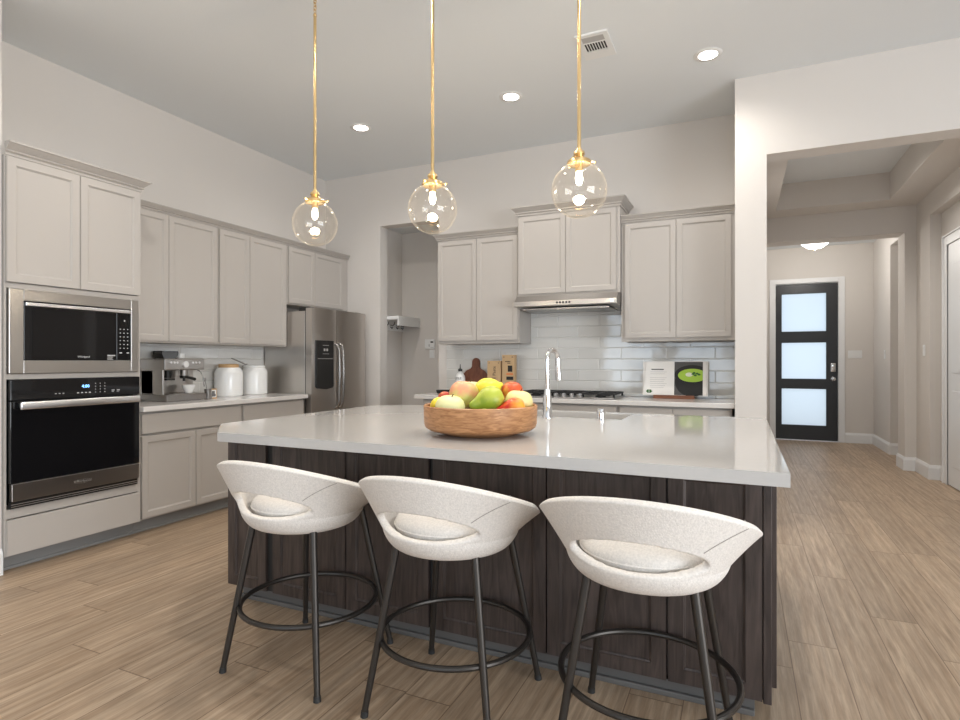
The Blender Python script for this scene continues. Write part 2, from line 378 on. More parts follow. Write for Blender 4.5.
# ------------------------------------------------------------------ room shell
HC = 3.365; XL = -4.46; YB = 5.38
struct('floor', G().box(-5.2, 5.4, -4.9, 10.9, -.06, 0), 'floor', smooth=False)
struct('ceiling', G().box(-5.2, 5.4, -4.9, 6.3, HC, HC+.08), 'ceil', smooth=False)
struct('wall_left', G().box(XL-.12, XL, 1.865, YB+.14, 0, HC), 'wall', smooth=False)
struct('wall_left_near', G().box(XL-.12, -3.905, -4.7, 1.865, 0, HC), 'wall', smooth=False)
# back wall with the tall opening into the drop-zone niche
ox0, ox1, oz = -3.69, -2.94, 2.755
struct('wall_back', G().box(XL, ox0, YB, YB+.14, 0, HC).box(ox0, ox1, YB, YB+.14, oz, HC).box(ox1, .17, YB, YB+.14, 0, HC), 'wall', smooth=False)
nx = -3.795; ny = 6.0; nz = 2.80
struct('wall_niche', G().box(nx-.1, nx, YB+.14, ny+.1, 0, nz).box(nx, -2.3, ny, ny+.1, 0, nz).box(-2.4, -2.3, YB+.14, ny, 0, nz), 'wall', smooth=False)
struct('ceiling_niche', G().box(nx-.1, -2.3, YB+.14, ny+.1, nz, nz+.06), 'ceil', smooth=False)
# stub wall, hall header and hall walls
hz = 2.767; yh = 4.72; yh2 = 4.92; xs = .173; XR = 1.80
struct('wall_hall_left', G().box(-.041, xs, yh, YB, 0, HC).box(-.041, xs, YB, 10.2, 0, HC), 'wall', smooth=False)
struct('wall_hall_header', G().box(xs, 2.4, yh, yh2, hz, HC).box(2.4, 5.2, yh, yh2, 0, HC), 'wall', smooth=False)
# hall right wall: near recess for a white door, foyer opening further back
rz = 2.77; rx = 1.895
struct('wall_hall_right', G().box(XR, 2.3, yh2, 5.5, 0, HC).box(XR, 2.3, 5.5, 7.4, rz, HC).box(rx, 2.3, 5.5, 7.15-1.02, 0, rz).box(rx, 2.3, 7.15, 7.4, 0, rz).box(rx, 2.3, 6.13, 7.15, 2.46, rz).box(XR, 2.3, 7.4, 8.3, 0, HC)
       .box(XR, 2.3, 8.3, 9.15, 2.77, HC).box(XR, 2.3, 9.15, 10.2, 0, HC).box(2.3, 2.4, 8.2, 9.2, 0, 2.9), 'wall', smooth=False)
az = 2.70
struct('wall_arch', G().box(xs, 1.69, 7.9, 8.2, az, HC).box(1.69, XR, 7.9, 8.2, 0, HC), 'wall', smooth=False)
dx0, dx1, dz = .50, 1.35, 2.44
struct('wall_entry', G().box(-.1, dx0-.02, 10.2, 10.36, 0, HC).box(dx1+.02, 2.4, 10.2, 10.36, 0, HC).box(dx0-.02, dx1+.02, 10.2, 10.36, dz+.02, HC), 'wall', smooth=False)
# hall tray ceiling and foyer ceiling
tz = 3.0; tx0, tx1, ty0, ty1, tt = .375, 1.475, 5.25, 7.52, 3.32
struct('ceiling_hall', G().box(xs, tx0, yh2, 7.9, tz, tz+.3).box(tx1, XR, yh2, 7.9, tz, tz+.3).box(tx0, tx1, yh2, ty0, tz, tz+.3).box(tx0, tx1, ty1, 7.9, tz, tz+.3), 'wall', smooth=False)
struct('ceiling_tray', G().box(xs, XR, yh2, 7.9, tz+.3, tz+.36), 'ceil', smooth=False)
struct('ceiling_foyer', G().box(xs, XR, 8.2, 10.2, 3.01, 3.07), 'ceil', smooth=False)
# great-room walls behind the camera, with window openings
gr = G()
wx = [(-3.3, -1.9), (-1.55, -.15), (.2, 1.6), (1.95, 3.35)]
prev = -3.9
for a, b in wx:
    gr.box(prev, a, -4.7, -4.58, 0, HC).box(a, b, -4.7, -4.58, 0, .35).box(a, b, -4.7, -4.58, 2.75, HC); prev = b
gr.box(prev, 5.2, -4.7, -4.58, 0, HC)
struct('wall_rear', gr, 'wall', smooth=False)
struct('wall_right', G().box(5.08, 5.2, -4.58, -2.6, 0, HC).box(5.08, 5.2, -2.6, 1.5, 0, .4).box(5.08, 5.2, -2.6, 1.5, 2.7, HC).box(5.08, 5.2, 1.5, yh, 0, HC), 'wall', smooth=False)
for i, (a, b) in enumerate(wx):
    f = G()
    for q in (a+.02, b-.02, (a+b)/2): f.box(q-.02, q+.02, -4.66, -4.61, .35, 2.75)
    for q in (.37, 2.73, 1.95): f.box(a, b, -4.66, -4.61, q-.02, q+.02)
    struct('window_%d' % (i+1), f, 'trim', smooth=False)
f = G()
for q in (-2.58, -1.2, .1, 1.48): f.box(5.11, 5.16, q-.02, q+.02, .4, 2.7)
for q in (.42, 2.68): f.box(5.11, 5.16, -2.6, 1.5, q-.02, q+.02)
struct('window_5', f, 'trim', smooth=False)

# baseboards
bp = [(0, 0), (.016, 0), (.016, .12), (.012, .132), (.008, .14), (.006, .15), (0, .152)]
struct('baseboard_entry', G().sweep([(1.44, 10.2), (XR, 10.2), (XR, 9.15), (2.28, 9.15)], bp), 'trim', smooth=False)
struct('baseboard_hall_right', G().sweep([(XR, 8.2), (1.69, 8.2), (1.69, 7.9), (XR, 7.9), (XR, 7.4), (rx, 7.4), (rx, 7.27)], bp), 'trim', smooth=False)
struct('baseboard_left', G().sweep([(-3.905, -4.5), (-3.905, 1.865)], bp), 'trim', smooth=False)
struct('baseboard_niche', G().sweep([(nx, YB+.14), (nx, ny), (-2.4, ny)], bp), 'trim', smooth=False)
struct('baseboard_stub', G().sweep([(-.041, yh), (xs, yh)], bp), 'trim', smooth=False)

# ------------------------------------------------------------------ front door (door_1) and the white hall door (door_2)
cas = [(0, 0), (.085, 0), (.085, .018), (.07, .022), (.02, .016), (.008, .02), (0, .02)]
def casing(x0, x1, z1, y):
    g = G(); w = .085
    g.box(x0-w, x0, y-.02, y, 0, z1+w, .004).box(x1, x1+w, y-.02, y, 0, z1+w, .004).box(x0-.001, x1+.001, y-.02, y, z1, z1+w, .004)
    g.box(x0-.012, x0, y-.024, y+.1, 0, z1).box(x1, x1+.012, y-.024, y+.1, 0, z1).box(x0, x1, y-.02, y+.1, z1, z1+.012)
    return g
struct('trim_1', casing(dx0, dx1, dz, 10.2), 'trim', smooth=False)
pan = [(.835, .245), (1.545, .955), (2.30, 1.70)]
yd = 10.215
dg = G(); px0, px1 = .575, 1.205
zs = [0.012]+[q for p in reversed([(a, b) for b, a in pan]) for q in ()]
rails = [(.012, .228), (.818, .950), (1.538, 1.690), (2.302, dz-.004)]
for a, b in rails: dg.box(px0, px1, yd, yd+.045, a, b)
dg.box(dx0+.004, px0, yd, yd+.045, .012, dz-.004).box(px1, dx1-.004, yd, yd+.045, .012, dz-.004)
d1 = struct('door_1', dg, 'door', smooth=False)
for a, b in ((.228, .818), (.950, 1.538), (1.690, 2.302)):
    link('pane', G().box(px0-.005, px1+.005, yd+.018, yd+.026, a-.005, b+.005), 'frost', d1, smooth=False)
    f = G()
    t = .012
    f.box(px0, px0+t, yd-.004, yd+.018, a, b).box(px1-t, px1, yd-.004, yd+.018, a, b).box(px0, px1, yd-.004, yd+.018, a, a+t).box(px0, px1, yd-.004, yd+.018, b-t, b)
    link('glazing_bead', f, 'door', d1, smooth=False)
link('door_handle', G().cyl((1.285, yd, .965), (1.285, yd-.012, .965), .032).cyl((1.285, yd-.012, .965), (1.285, yd-.05, .965), .012).sph((1.285, yd-.06, .965), .029), 'chrome', d1)
link('keypad_lock', G().box(1.25, 1.318, yd-.028, yd, 1.07, 1.21, .012, 3).box(1.262, 1.306, yd-.032, yd-.026, 1.13, 1.20, .004), 'chrome', d1)
for z in (.25, 1.22, 2.2): link('hinge', G().cyl((dx0+.002, yd-.006, z-.05), (dx0+.002, yd-.006, z+.05), .008), 'black', d1)
struct('trim_2', G().box(dx0, dx1, 10.19, 10.36, 0, .012), 'lsteel', smooth=False)
# hall door in the side recess
g = G(); y0, y1, zt, w = 6.13, 7.15, 2.40, .105
for ya, yb in ((y0-w, y0), (y1, y1+w)):
    g.box(rx-.02, rx, ya, yb, 0, zt+w, .004); g.box(rx-.024, rx, min(ya, yb)+.062 if ya < y0 else ya+.0, (min(ya, yb)+w) if ya < y0 else ya+.03, 0, zt+.03, .003)
    g.box(rx-.034, rx, (ya if ya < y0 else yb-.016), (ya+.016 if ya < y0 else yb), 0, zt+w, .003)
g.box(rx-.02, rx, y0, y1, zt, zt+w, .004).box(rx-.034, rx, y0-w, y1+w, zt+w-.016, zt+w, .003).box(rx-.024, rx, y0, y1, zt, zt+.03, .003)

struct('trim_3', g, 'trim', smooth=False)
g = G().door('+x', 0, 0, 1, 0, 1)
g.bm.free(); g = G()
g.box(rx-.010, rx+.03, y0+.001, y1-.001, .01, zt-.001)
for a, b in ((.2, .95), (1.12, 2.2)):
    for c, d in ((y0+.13, y0+.46), (y1-.46, y1-.13)): g.box(rx-.016, rx+.00, c, d, a, b, .008)
struct('door_2', g, 'wdoor', smooth=False)

# ------------------------------------------------------------------ cabinets
def crown_prof(z0, h, out):
    return [(0, z0), (.008, z0), (.008, z0+.2*h), (.014, z0+.26*h), (.02, z0+.3*h), (.3*out, z0+.42*h), (.55*out, z0+.60*h), (.80*out, z0+.80*h), (.84*out, z0+.84*h), (.95*out, z0+.86*h), (out, z0+.90*h), (out, z0+h), (0, z0+h)]
XF = -3.88       # front plane of tall and base doors on the left wall
XU = -4.12       # front plane of the upper doors on the left wall

# tall oven cabinet: hollow carcass with bays for the oven and microwave
t = thing('oven_cabinet', 'tall greige cabinet housing the wall oven and the microwave', 'cabinet', (-4.17, 2.28, 0))
cy0, cy1 = 1.868, 2.69; fx = XF-.02
c = G().box(XL, fx, cy0, cy0+.015, .1, 2.44).box(XL, fx, cy1-.015, cy1, .1, 2.44).box(XL, fx, cy0+.015, cy1-.015, 2.425, 2.44)
c.box(XL, fx, cy0+.015, cy1-.015, .1, .115).box(XL, fx, cy0+.015, cy1-.015, .352, .367).box(XL, fx, cy0+.015, cy1-.015, 1.138, 1.155).box(XL, fx, cy0+.015, cy1-.015, 1.68, 1.695)
link('carcass', c, 'cab', t, smooth=False)
f = G().box(fx, XF-.004, cy0, 1.878, .1, 2.44).box(fx, XF-.004, 2.672, cy1, .1, 2.44)
f.box(fx, XF-.004, 1.878, 2.672, .318, .372).box(fx, XF-.004, 1.878, 2.672, 1.132, 1.163).box(fx, XF-.004, 1.878, 2.672, 1.668, 1.698).box(fx, XF-.004, 1.878, 2.672, 2.42, 2.44)
link('face_frame', f, 'cab', t, smooth=False)
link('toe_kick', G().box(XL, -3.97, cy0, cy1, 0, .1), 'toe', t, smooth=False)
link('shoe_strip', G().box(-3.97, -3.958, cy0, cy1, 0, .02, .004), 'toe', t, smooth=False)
link('door', G().door('+x', XF+.014, 1.872, 2.275, 1.702, 2.432, fw=.062), 'cab', t, smooth=False)
link('door', G().door('+x', XF+.014, 2.279, 2.684, 1.702, 2.432, fw=.062), 'cab', t, smooth=False)
link('drawer_front', G().door('+x', XF+.014, 1.874, 2.682, .105, .312, flat=True), 'cab', t, smooth=False)
link('crown', G().sweep([(fx+.016, cy0), (fx+.016, cy1), (XL, cy1)], crown_prof(2.44, .075, .055)), 'cab', t, smooth=False)

# microwave with its trim frame
t = thing('microwave', 'stainless framed black built-in microwave above the wall oven', 'microwave', (-4.05, 2.28, 1.165))
y0, y1, z0, z1 = 1.882, 2.668, 1.166, 1.666; xf = XF+.002
gy0, gy1, gz0, gz1 = 1.957, 2.612, 1.243, 1.598
link('body', G().box(-4.3, xf-.012, 1.92, 2.64, 1.21, 1.64), 'matteblack', t, smooth=False)
fr = G().box(xf-.012, xf+.014, y0, gy0, z0, z1, .003).box(xf-.012, xf+.014, gy1, y1, z0, z1, .003).box(xf-.012, xf+.013, gy0, gy1, z0, gz0, .002).box(xf-.012, xf+.013, gy0, gy1, gz1, z1, .002)
link('trim_frame', fr, 'steel', t, smooth=False)
dr = link('door', G().box(xf-.010, xf+.008, gy0+.003, 2.512, gz0+.003, gz1-.003, .003), 'blackglass', t, smooth=False)
link('window', G().box(xf+.0085, xf+.0095, gy0+.05, 2.40, gz0+.045, gz1-.055), 'blackglass', dr, smooth=False)
link('handle', G().box(xf+.006, xf+.022, gy0+.008, gy1-.004, gz1-.030, gz1-.008, .004), 'lsteel', dr, smooth=False)
link('logo', G().text('Whirlpool', .018, on_x(xf+.0088, 2.30, gz0+.024)), 'mark', dr, smooth=False)
cp = link('control_panel', G().box(xf-.010, xf+.008, 2.514, gy1-.003, gz0+.003, gz1-.003, .003), 'blackglass', t, smooth=False)
k = G()
for r in range(6):
    for q in range(3): k.box(xf+.0082, xf+.0088, 2.535+q*.026, 2.535+q*.026+.008, 1.325+r*.026, 1.325+r*.026+.006)
k.box(xf+.0082, xf+.0088, 2.533, 2.551, 1.292, 1.300).box(xf+.0082, xf+.0088, 2.583, 2.601, 1.292, 1.300).box(xf+.0082, xf+.0088, 2.565, 2.573, 1.512, 1.522)
link('keypad_print', k, 'mark', cp, smooth=False)
k = G().box(xf+.0082, xf+.0088, 2.452, 2.505, 1.274, 1.281)
for i in range(3): k.box(xf+.0082, xf+.0088, 2.452, 2.490-.006*(i % 2), 1.266-i*.008, 1.269-i*.008)
link('notice_label', k, 'mark', dr, smooth=False)

# wall oven
t = thing('wall_oven', 'black glass wall oven with a long steel bar handle', 'oven', (-4.1, 2.28, .372))
y0, y1, z0, z1 = 1.884, 2.668, .376, 1.130; xf = XF+.004
link('body', G().box(-4.4, xf-.01, y0+.03, y1-.03, z0+.01, z1-.01), 'matteblack', t, smooth=False)
cp = link('control_panel', G().box(xf-.01, xf+.022, y0, y1, 1.008, z1, .004), 'blackglass', t, smooth=False)
link('clock_display', G().text('4:00', .028, on_x(xf+.0225, 2.302, 1.077)), 'clock', cp, smooth=False)
k = G()
for i in range(3): k.box(xf+.0222, xf+.0228, 2.12+i*.022, 2.13+i*.022, 1.036, 1.040)
for i in range(4): k.box(xf+.0222, xf+.0228, 2.25+i*.024, 2.262+i*.024, 1.034, 1.040)
for r in range(4):
    for q in range(3): k.box(xf+.0222, xf+.0228, 2.362+q*.03, 2.367+q*.03, 1.034+r*.019, 1.039+r*.019)
for i in range(2): k.box(xf+.0222, xf+.0228, 2.47+i*.035, 2.49+i*.035, 1.042, 1.047); k.box(xf+.0222, xf+.0228, 2.47+i*.035, 2.485+i*.035, 1.034, 1.037)
link('keypad_print', k, 'mark', cp, smooth=False)
dr = link('door', G().box(xf-.01, xf+.02, y0, y1, .522, 1.004, .004), 'blackglass', t, smooth=False)
hb = G().box(xf+.045, xf+.062, y0+.035, y1-.02, .955, 1.000, .006, 3)
for q in (y0+.06, y1-.045): hb.box(xf+.018, xf+.047, q-.012, q+.012, .965, .990)
link('handle', hb, 'lsteel', dr)
lp = link('lower_panel', G().box(xf-.01, xf+.021, y0+.008, y1-.002, .418, .520, .003), 'dsteel', t, smooth=False)
link('panel_edge', G().box(xf+.018, xf+.0225, y0+.008, y1-.002, .517, .521), 'lsteel', lp, smooth=False)
link('logo', G().text('Whirlpool', .026, on_x(xf+.0215, 2.285, .468)).tube([(xf+.0215, 2.285+.052*math.cos(a), .468+.013*math.sin(a)) for a in [PI*.15+i*PI*1.5/14 for i in range(15)]], .0007, 5), 'lsteel', lp, smooth=False)
vt = G().box(xf-.01, xf+.012, y0+.004, y1-.012, z0, .414)
link('vent_slot', vt, 'black', t, smooth=False)
link('vent_rib', G().box(xf+.004, xf+.016, y0+.008, y1-.016, .398, .402).box(xf+.004, xf+.016, y0+.008, y1-.016, .386, .389), 'lsteel', t, smooth=False)

def base_cab(face, pos, a0, a1, wall, label, ndoors=2, ndr=1, name='base_cabinet', top=.875, z_dr=.705, loc=None, gap=.004, back=None):
    """face frame base unit: drawers on top and shaker doors below"""
    if face == '+x':
        t = thing(name, label, 'cabinet', ((wall+pos)/2, (a0+a1)/2, 0)); bx = lambda p, q, a, b, c, d: G().box(p, q, a, b, c, d)
        link('carcass', G().box(wall+.004, pos-.02, a0, a1, .1, top), 'cab', t, smooth=False)
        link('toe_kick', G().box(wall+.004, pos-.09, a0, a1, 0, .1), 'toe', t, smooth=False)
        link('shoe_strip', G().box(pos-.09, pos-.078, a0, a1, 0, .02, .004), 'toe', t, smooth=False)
    else:
        t = thing(name, label, 'cabinet', ((a0+a1)/2, (wall+pos)/2, 0))
        link('carcass', G().box(a0, a1, pos+.02, wall-.004, .1, top), 'cab', t, smooth=False)
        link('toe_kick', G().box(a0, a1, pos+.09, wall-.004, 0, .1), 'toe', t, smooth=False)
    m = .012; w = (a1-a0-2*m)
    for i in range(ndr): link('drawer_front', G().door(face, pos, a0+m+w*i/ndr+(gap/2 if i else 0), a0+m+w*(i+1)/ndr-(gap/2 if i < ndr-1 else 0), z_dr+.012, top-.015, flat=True), 'cab', t, smooth=False)
    for i in range(ndoors): link('door', G().door(face, pos, a0+m+w*i/ndoors+(gap/2 if i else 0), a0+m+w*(i+1)/ndoors-(gap/2 if i < ndoors-1 else 0), .112, z_dr-.006), 'cab', t, smooth=False)
    return t
base_cab('+x', XF, 2.692, 3.603, XL, 'greige base cabinet under the espresso machine, beside the tall oven cabinet')
base_cab('+x', XF, 3.605, 4.372, XL, 'greige base cabinet under the white canisters, next to the refrigerator')
tag(link('worktop', G().box(XL, XF+.032, 2.692, 4.385, .877, .915, .003), 'bquartz', loc=(-4.15, 3.5, .877), smooth=False), 'pale quartz worktop along the left wall under the espresso machine', 'worktop')

def upper_cab(face, pos, a0, a1, wall, z0, z1, label, ch=.07, co=.05, doors=2, path=None, name='wall_cabinet', rail=.03, seam=None, m0=.006, m1=.006, bot=.014):
    if face == '+x':
        t = thing(name, label, 'cabinet', ((wall+pos)/2, (a0+a1)/2, z0))
        link('carcass', G().box(wall, pos-.02, a0, a1, z0, z1), 'cab', t, smooth=False)
    else:
        t = thing(name, label, 'cabinet', ((a0+a1)/2, (wall+pos)/2, z0))
        link('carcass', G().box(a0, a1, pos+.02, wall, z0, z1), 'cab', t, smooth=False)
    cuts = [a0+m0]+([seam] if seam else [a0+m0+(a1-a0-m0-m1)*i/doors for i in range(1, doors)])+[a1-m1]
    for i in range(len(cuts)-1):
        link('door', G().door(face, pos, cuts[i]+(.0015 if i else 0), cuts[i+1]-(.0015 if i < len(cuts)-2 else 0), z0+bot, z1-.012), 'cab', t, smooth=False)
    if path: link('crown', G().sweep(path, crown_prof(z1, ch, co)), 'cab', t, smooth=False)
    return t
cf = XU-.012
upper_cab('+x', XU, 2.694, 3.566, XL, 1.383, 2.405, 'greige wall cabinet above the espresso machine, beside the tall oven cabinet', path=[(cf, 2.694), (cf, 3.566)], seam=3.094, co=.035, ch=.05, m1=.012)
upper_cab('+x', XU, 3.568, 4.402, XL, 1.383, 2.405, 'greige wall cabinet above the two white canisters', path=[(cf, 3.568), (cf, 4.402)], seam=3.915, co=.035, ch=.05, m0=.014, m1=.03)
upper_cab('+x', XU, 4.404, 5.375, XL, 1.812, 2.405, 'short greige wall cabinet above the refrigerator', path=[(cf, 4.404), (cf, 5.375)], seam=4.80, co=.035, ch=.05, m0=.012, m1=.10)

# ------------------------------------------------------------------ refrigerator
t = thing('refrigerator', 'stainless side-by-side refrigerator with black ice dispenser', 'refrigerator', (-4.1, 4.87, 0))
f0, f1, fz = 4.41, 5.29, 1.765; xb = -3.90; xd = -3.83
link('cabinet_body', G().box(XL+.02, xb-.012, f0, f1, .06, fz-.03, .004), 'vsteel', t, smooth=False)
link('gasket', G().box(xb-.012, xb, f0+.006, f1-.006, .07, fz-.01), 'black', t, smooth=False)
link('base_grille', G().box(XL+.05, xb-.03, f0+.01, f1-.01, 0, .06), 'black', t, smooth=False)
for q in (f0+.01, f1-.10): link('hinge_cover', G().box(xb-.10, xb+.02, q, q+.09, fz-.03, fz+.012, .006), 'black', t, smooth=False)
sp = 4.795
def fdoor(a, b):
    g = G(); n = 10; pts = [(xb, a), (xb, b)]
    for i in range(n+1):
        u = b-(b-a)*i/n; pts.append((xd+.012*(1-((2*i/n)-1)**4), u))
    return g.poly(pts, .08, fz)
dl = link('door', fdoor(f0, sp-.004), 'vsteel', t, angle=50); dr = link('door', fdoor(sp+.004, f1), 'vsteel', t, angle=50)
for d, yy in ((dl, sp-.030), (dr, sp+.034)):
    g = G().tube([(xd+.0, yy, 1.42), (xd+.04, yy, 1.40), (xd+.060, yy, 1.34), (xd+.064, yy, 1.1), (xd+.060, yy, .83), (xd+.04, yy, .77), (xd+.0, yy, .75)], .013, 12)
    link('handle', g, 'dsteel', d)
g = G().poly([(4.455+.0, .985), (4.475, .968), (4.60, .955), (4.70, .968), (4.715, .985), (4.715, 1.445), (4.455, 1.445)], 0, .022, M0=Matrix(((0, 0, 1, xd+.004), (1, 0, 0, 0), (0, 1, 0, 0), (0, 0, 0, 1))))
ds = link('ice_dispenser', g, 'black', dl, smooth=False)
link('dispenser_recess', G().box(xd+.024, xd+.028, 4.475, 4.695, .995, 1.24, .002), 'matteblack', ds, smooth=False) if False else None
k = G()
for i in range(2): k.box(xd+.0262, xd+.0272, 4.56+i*.04, 4.585+i*.04, 1.34, 1.365)
k.box(xd+.0262, xd+.0272, 4.545, 4.64, 1.395, 1.400).box(xd+.0262, xd+.0272, 4.47, 4.70, 1.262, 1.265).box(xd+.0262, xd+.0272, 4.545, 4.64, 1.31, 1.314)
q = link('dispenser_display', k, 'grey', ds if False else dl, smooth=False)

# ------------------------------------------------------------------ back run
YF = 4.79        # base door plane
UF = 5.03        # upper door plane
base_cab('-y', YF, -2.80, -1.90, YB, 'greige base cabinet at the left end of the back wall, under the cutting board', ndr=2)
base_cab('-y', YF, -1.898, -.93, YB, 'greige base cabinet directly under the gas cooktop', ndr=1)
base_cab('-y', YF, -.928, -.062, YB, 'greige base cabinet at the right end of the back wall, under the cookbook', ndr=2)
tag(link('worktop', G().box(-2.87, -.043, YF-.035, YB-.012, .877, .915, .003), 'bquartz', loc=(-1.45, 5.07, .877), smooth=False), 'pale quartz worktop along the back wall carrying the gas cooktop', 'worktop')
struct('trim_4', G().box(-2.84, -.042, YB-.012, YB, .917, 1.405).box(-1.895, -.95, YB-.012, YB, 1.405, 1.84), 'tileb', smooth=False)
struct('trim_5', G().box(XL, XL+.012, 2.692, 4.40, .917, 1.383), 'tilel', smooth=False)
fy = UF+.012
upper_cab('-y', UF, -2.772, -1.897, YB-.013, 1.41, 2.44, 'greige wall cabinet left of the range hood', path=[(-2.772, YB-.013), (-2.772, fy), (-1.897, fy)], co=.04, ch=.06, m0=.012, m1=.012, bot=.028)
upper_cab('-y', UF-.05, -1.893, -.952, YB-.013, 1.835, 2.585, 'raised greige wall cabinet above the range hood', path=[(-1.893, YB-.013), (-1.893, fy-.05), (-.952, fy-.05), (-.952, YB-.013)], co=.055, ch=.075, m0=.012, m1=.03, bot=.022)
upper_cab('-y', UF, -.948, -.044, YB-.013, 1.41, 2.44, 'greige wall cabinet right of the range hood, above the cookbook', path=[(-.948, fy), (-.044, fy)], co=.04, ch=.06, m0=.030, m1=.026, bot=.028)

# range hood
t = thing('range_hood', 'slim stainless range hood under the raised cabinet', 'range hood', (-1.42, 5.1, 1.72))
prof = [(YB-.014, 1.832), (4.93, 1.832), (4.865, 1.775), (4.865, 1.735), (4.885, 1.728), (YB-.014, 1.705)]
g = G().poly(prof, -1.878, -.954, M0=Matrix(((0, 0, 1, 0), (1, 0, 0, 0), (0, 1, 0, 0), (0, 0, 0, 1))))
hd = link('hood_shell', g, 'steel', t, smooth=False)
link('filter', G().box(-1.82, -1.03, 4.93, 5.33, 1.704, 1.716), 'dsteel', t, smooth=False)
for i in range(5): link('button', G().cyl((-1.475+i*.028, 4.866, 1.756), (-1.475+i*.028, 4.861, 1.756), .010, seg=14), 'black', t)
link('badge', G().box(-1.006, -.976, 4.862, 4.866, 1.742, 1.770).text('W', .02, on_y(-.991, 4.8615, 1.756)), 'lsteel', t, smooth=False)

# gas cooktop
t = thing('gas_cooktop', 'black gas cooktop with cast iron grates and steel knobs', 'cooktop', (-1.42, 5.08, .915))
link('cooktop_pan', G().box(-1.872, -.965, 4.83, 5.33, .9155, .925, .003), 'dsteel', t, smooth=False)
for cx_ in (-1.715, -1.42, -1.12):
    gx0, gx1 = cx_-.143, cx_+.143
    g = G()
    for yy in (4.90 if cx_ != -1.42 else 4.97, 5.10, 5.30): g.box(gx0, gx1, yy-.007, yy+.007, .948, .962)
    for xx in (gx0+.007, cx_, gx1-.007): g.box(xx-.007, xx+.007, 4.90 if cx_ != -1.42 else 4.97, 5.30, .948, .962)
    for xx in (gx0+.01, gx1-.01):
        for yy in (4.91 if cx_ != -1.42 else 4.98, 5.29): g.box(xx-.008, xx+.008, yy-.008, yy+.008, .925, .95)
    link('grate', g, 'iron', t, smooth=False)
    for yy in ((5.0, 5.20) if cx_ != -1.42 else (5.13,)): link('burner', G().cyl((cx_, yy, .925), (cx_, yy, .938), .045).cyl((cx_, yy, .938), (cx_, yy, .944), .03), 'iron', t)
for i in range(5):
    x = -1.56+i*.072; link('knob', G().cyl((x, 4.885, .925), (x, 4.872, .950), .021, .018).box(x-.004, x+.004, 4.862, 4.880, .938, .956), 'lsteel', t)

# ------------------------------------------------------------------ island
ix0, ix1, iy0, iy1 = -2.437, .094, 2.185, 3.60
t = thing('kitchen_island', 'large dark espresso wood island cabinet with panelled front', 'island', (-1.15, 2.9, 0))
link('carcass', G().box(ix0, ix1, iy0, iy0+.02, .078, .874).box(ix0, ix1, iy1-.02, iy1, .078, .874).box(ix0, ix0+.02, iy0+.02, iy1-.02, .078, .874).box(ix1-.02, ix1, iy0+.02, iy1-.02, .078, .874).box(ix0, ix1, iy0, iy1, .078, .092), 'dark', t, smooth=False)
link('toe_kick', G().box(ix0+.05, ix1-.05, 2.222, iy1-.07, 0, .078), 'itoe', t, smooth=False)
link('shoe_strip', G().box(ix0+.05, ix1-.05, 2.206, 2.222, 0, .022, .004), 'itoe', t, smooth=False)
fpos = 2.165
for a, b in ((-2.435, -2.172), (-2.129, -1.681), (-1.676, -1.235), (-1.214, -.703), (-.698, -.2475), (-.240, .066)):
    link('panel_door', G().door('-y', fpos, a, b, .080, .868, fw=.07), 'dark', t, smooth=False)
for a, b in ((-2.170, -2.131), (-1.233, -1.216)): link('gap_shade', G().box(a, b, iy0-.004, iy0, .08, .87), 'matteblack', t, smooth=False)  # black strips paint the shade inside the deep gaps between doors
link('corner_post', G().box(.069, .095, fpos, iy0+.02, .075, .873, .002), 'dark', t, smooth=False)
link('end_panel', G().box(ix1, ix1+.022, iy0+.10, iy1, .075, .873, .002), 'dark', t, smooth=False)
g = G()
slab = [(-2.16, 1.875), (.130, 1.888), (.130, 3.665), (-2.28, 3.60), (-2.452, 3.44), (-2.440, 2.135)]
slab = [(-2.16, 1.87), (.130, 1.87), (.130, 3.66), (-2.20, 3.60), (-2.45, 3.43), (-2.45, 2.13)]
slab = [(-2.17, 1.872), (.130, 1.872), (.130, 3.64), (-2.25, 3.64), (-2.45, 3.46), (-2.45, 2.135)]
sk = (-1.39, -.60, 3.20, 3.54)
g.poly(slab, .874, .915, holes=[[(sk[0], sk[2]), (sk[1], sk[2]), (sk[1], sk[3]), (sk[0], sk[3])]])
tag(link('island_worktop', g, 'quartz', loc=(-1.15, 2.75, .874), smooth=False), 'big polished pale quartz island top with clipped left corners', 'worktop')
t = thing('kitchen_sink', 'stainless undermount sink set into the island top', 'sink', (-1.0, 3.37, .66))
g = G(); a, b, c_, d_ = sk; e = .012
g.box(a-e, a, c_-e, d_+e, .66, .873).box(b, b+e, c_-e, d_+e, .66, .873).box(a, b, c_-e, c_, .66, .873).box(a, b, d_, d_+e, .66, .873).box(a, b, c_, d_, .66, .672)
link('basin', g, 'steel', t, smooth=False)
link('drain', G().cyl((-1.0, 3.37, .672), (-1.0, 3.37, .676), .045), 'chrome', t)

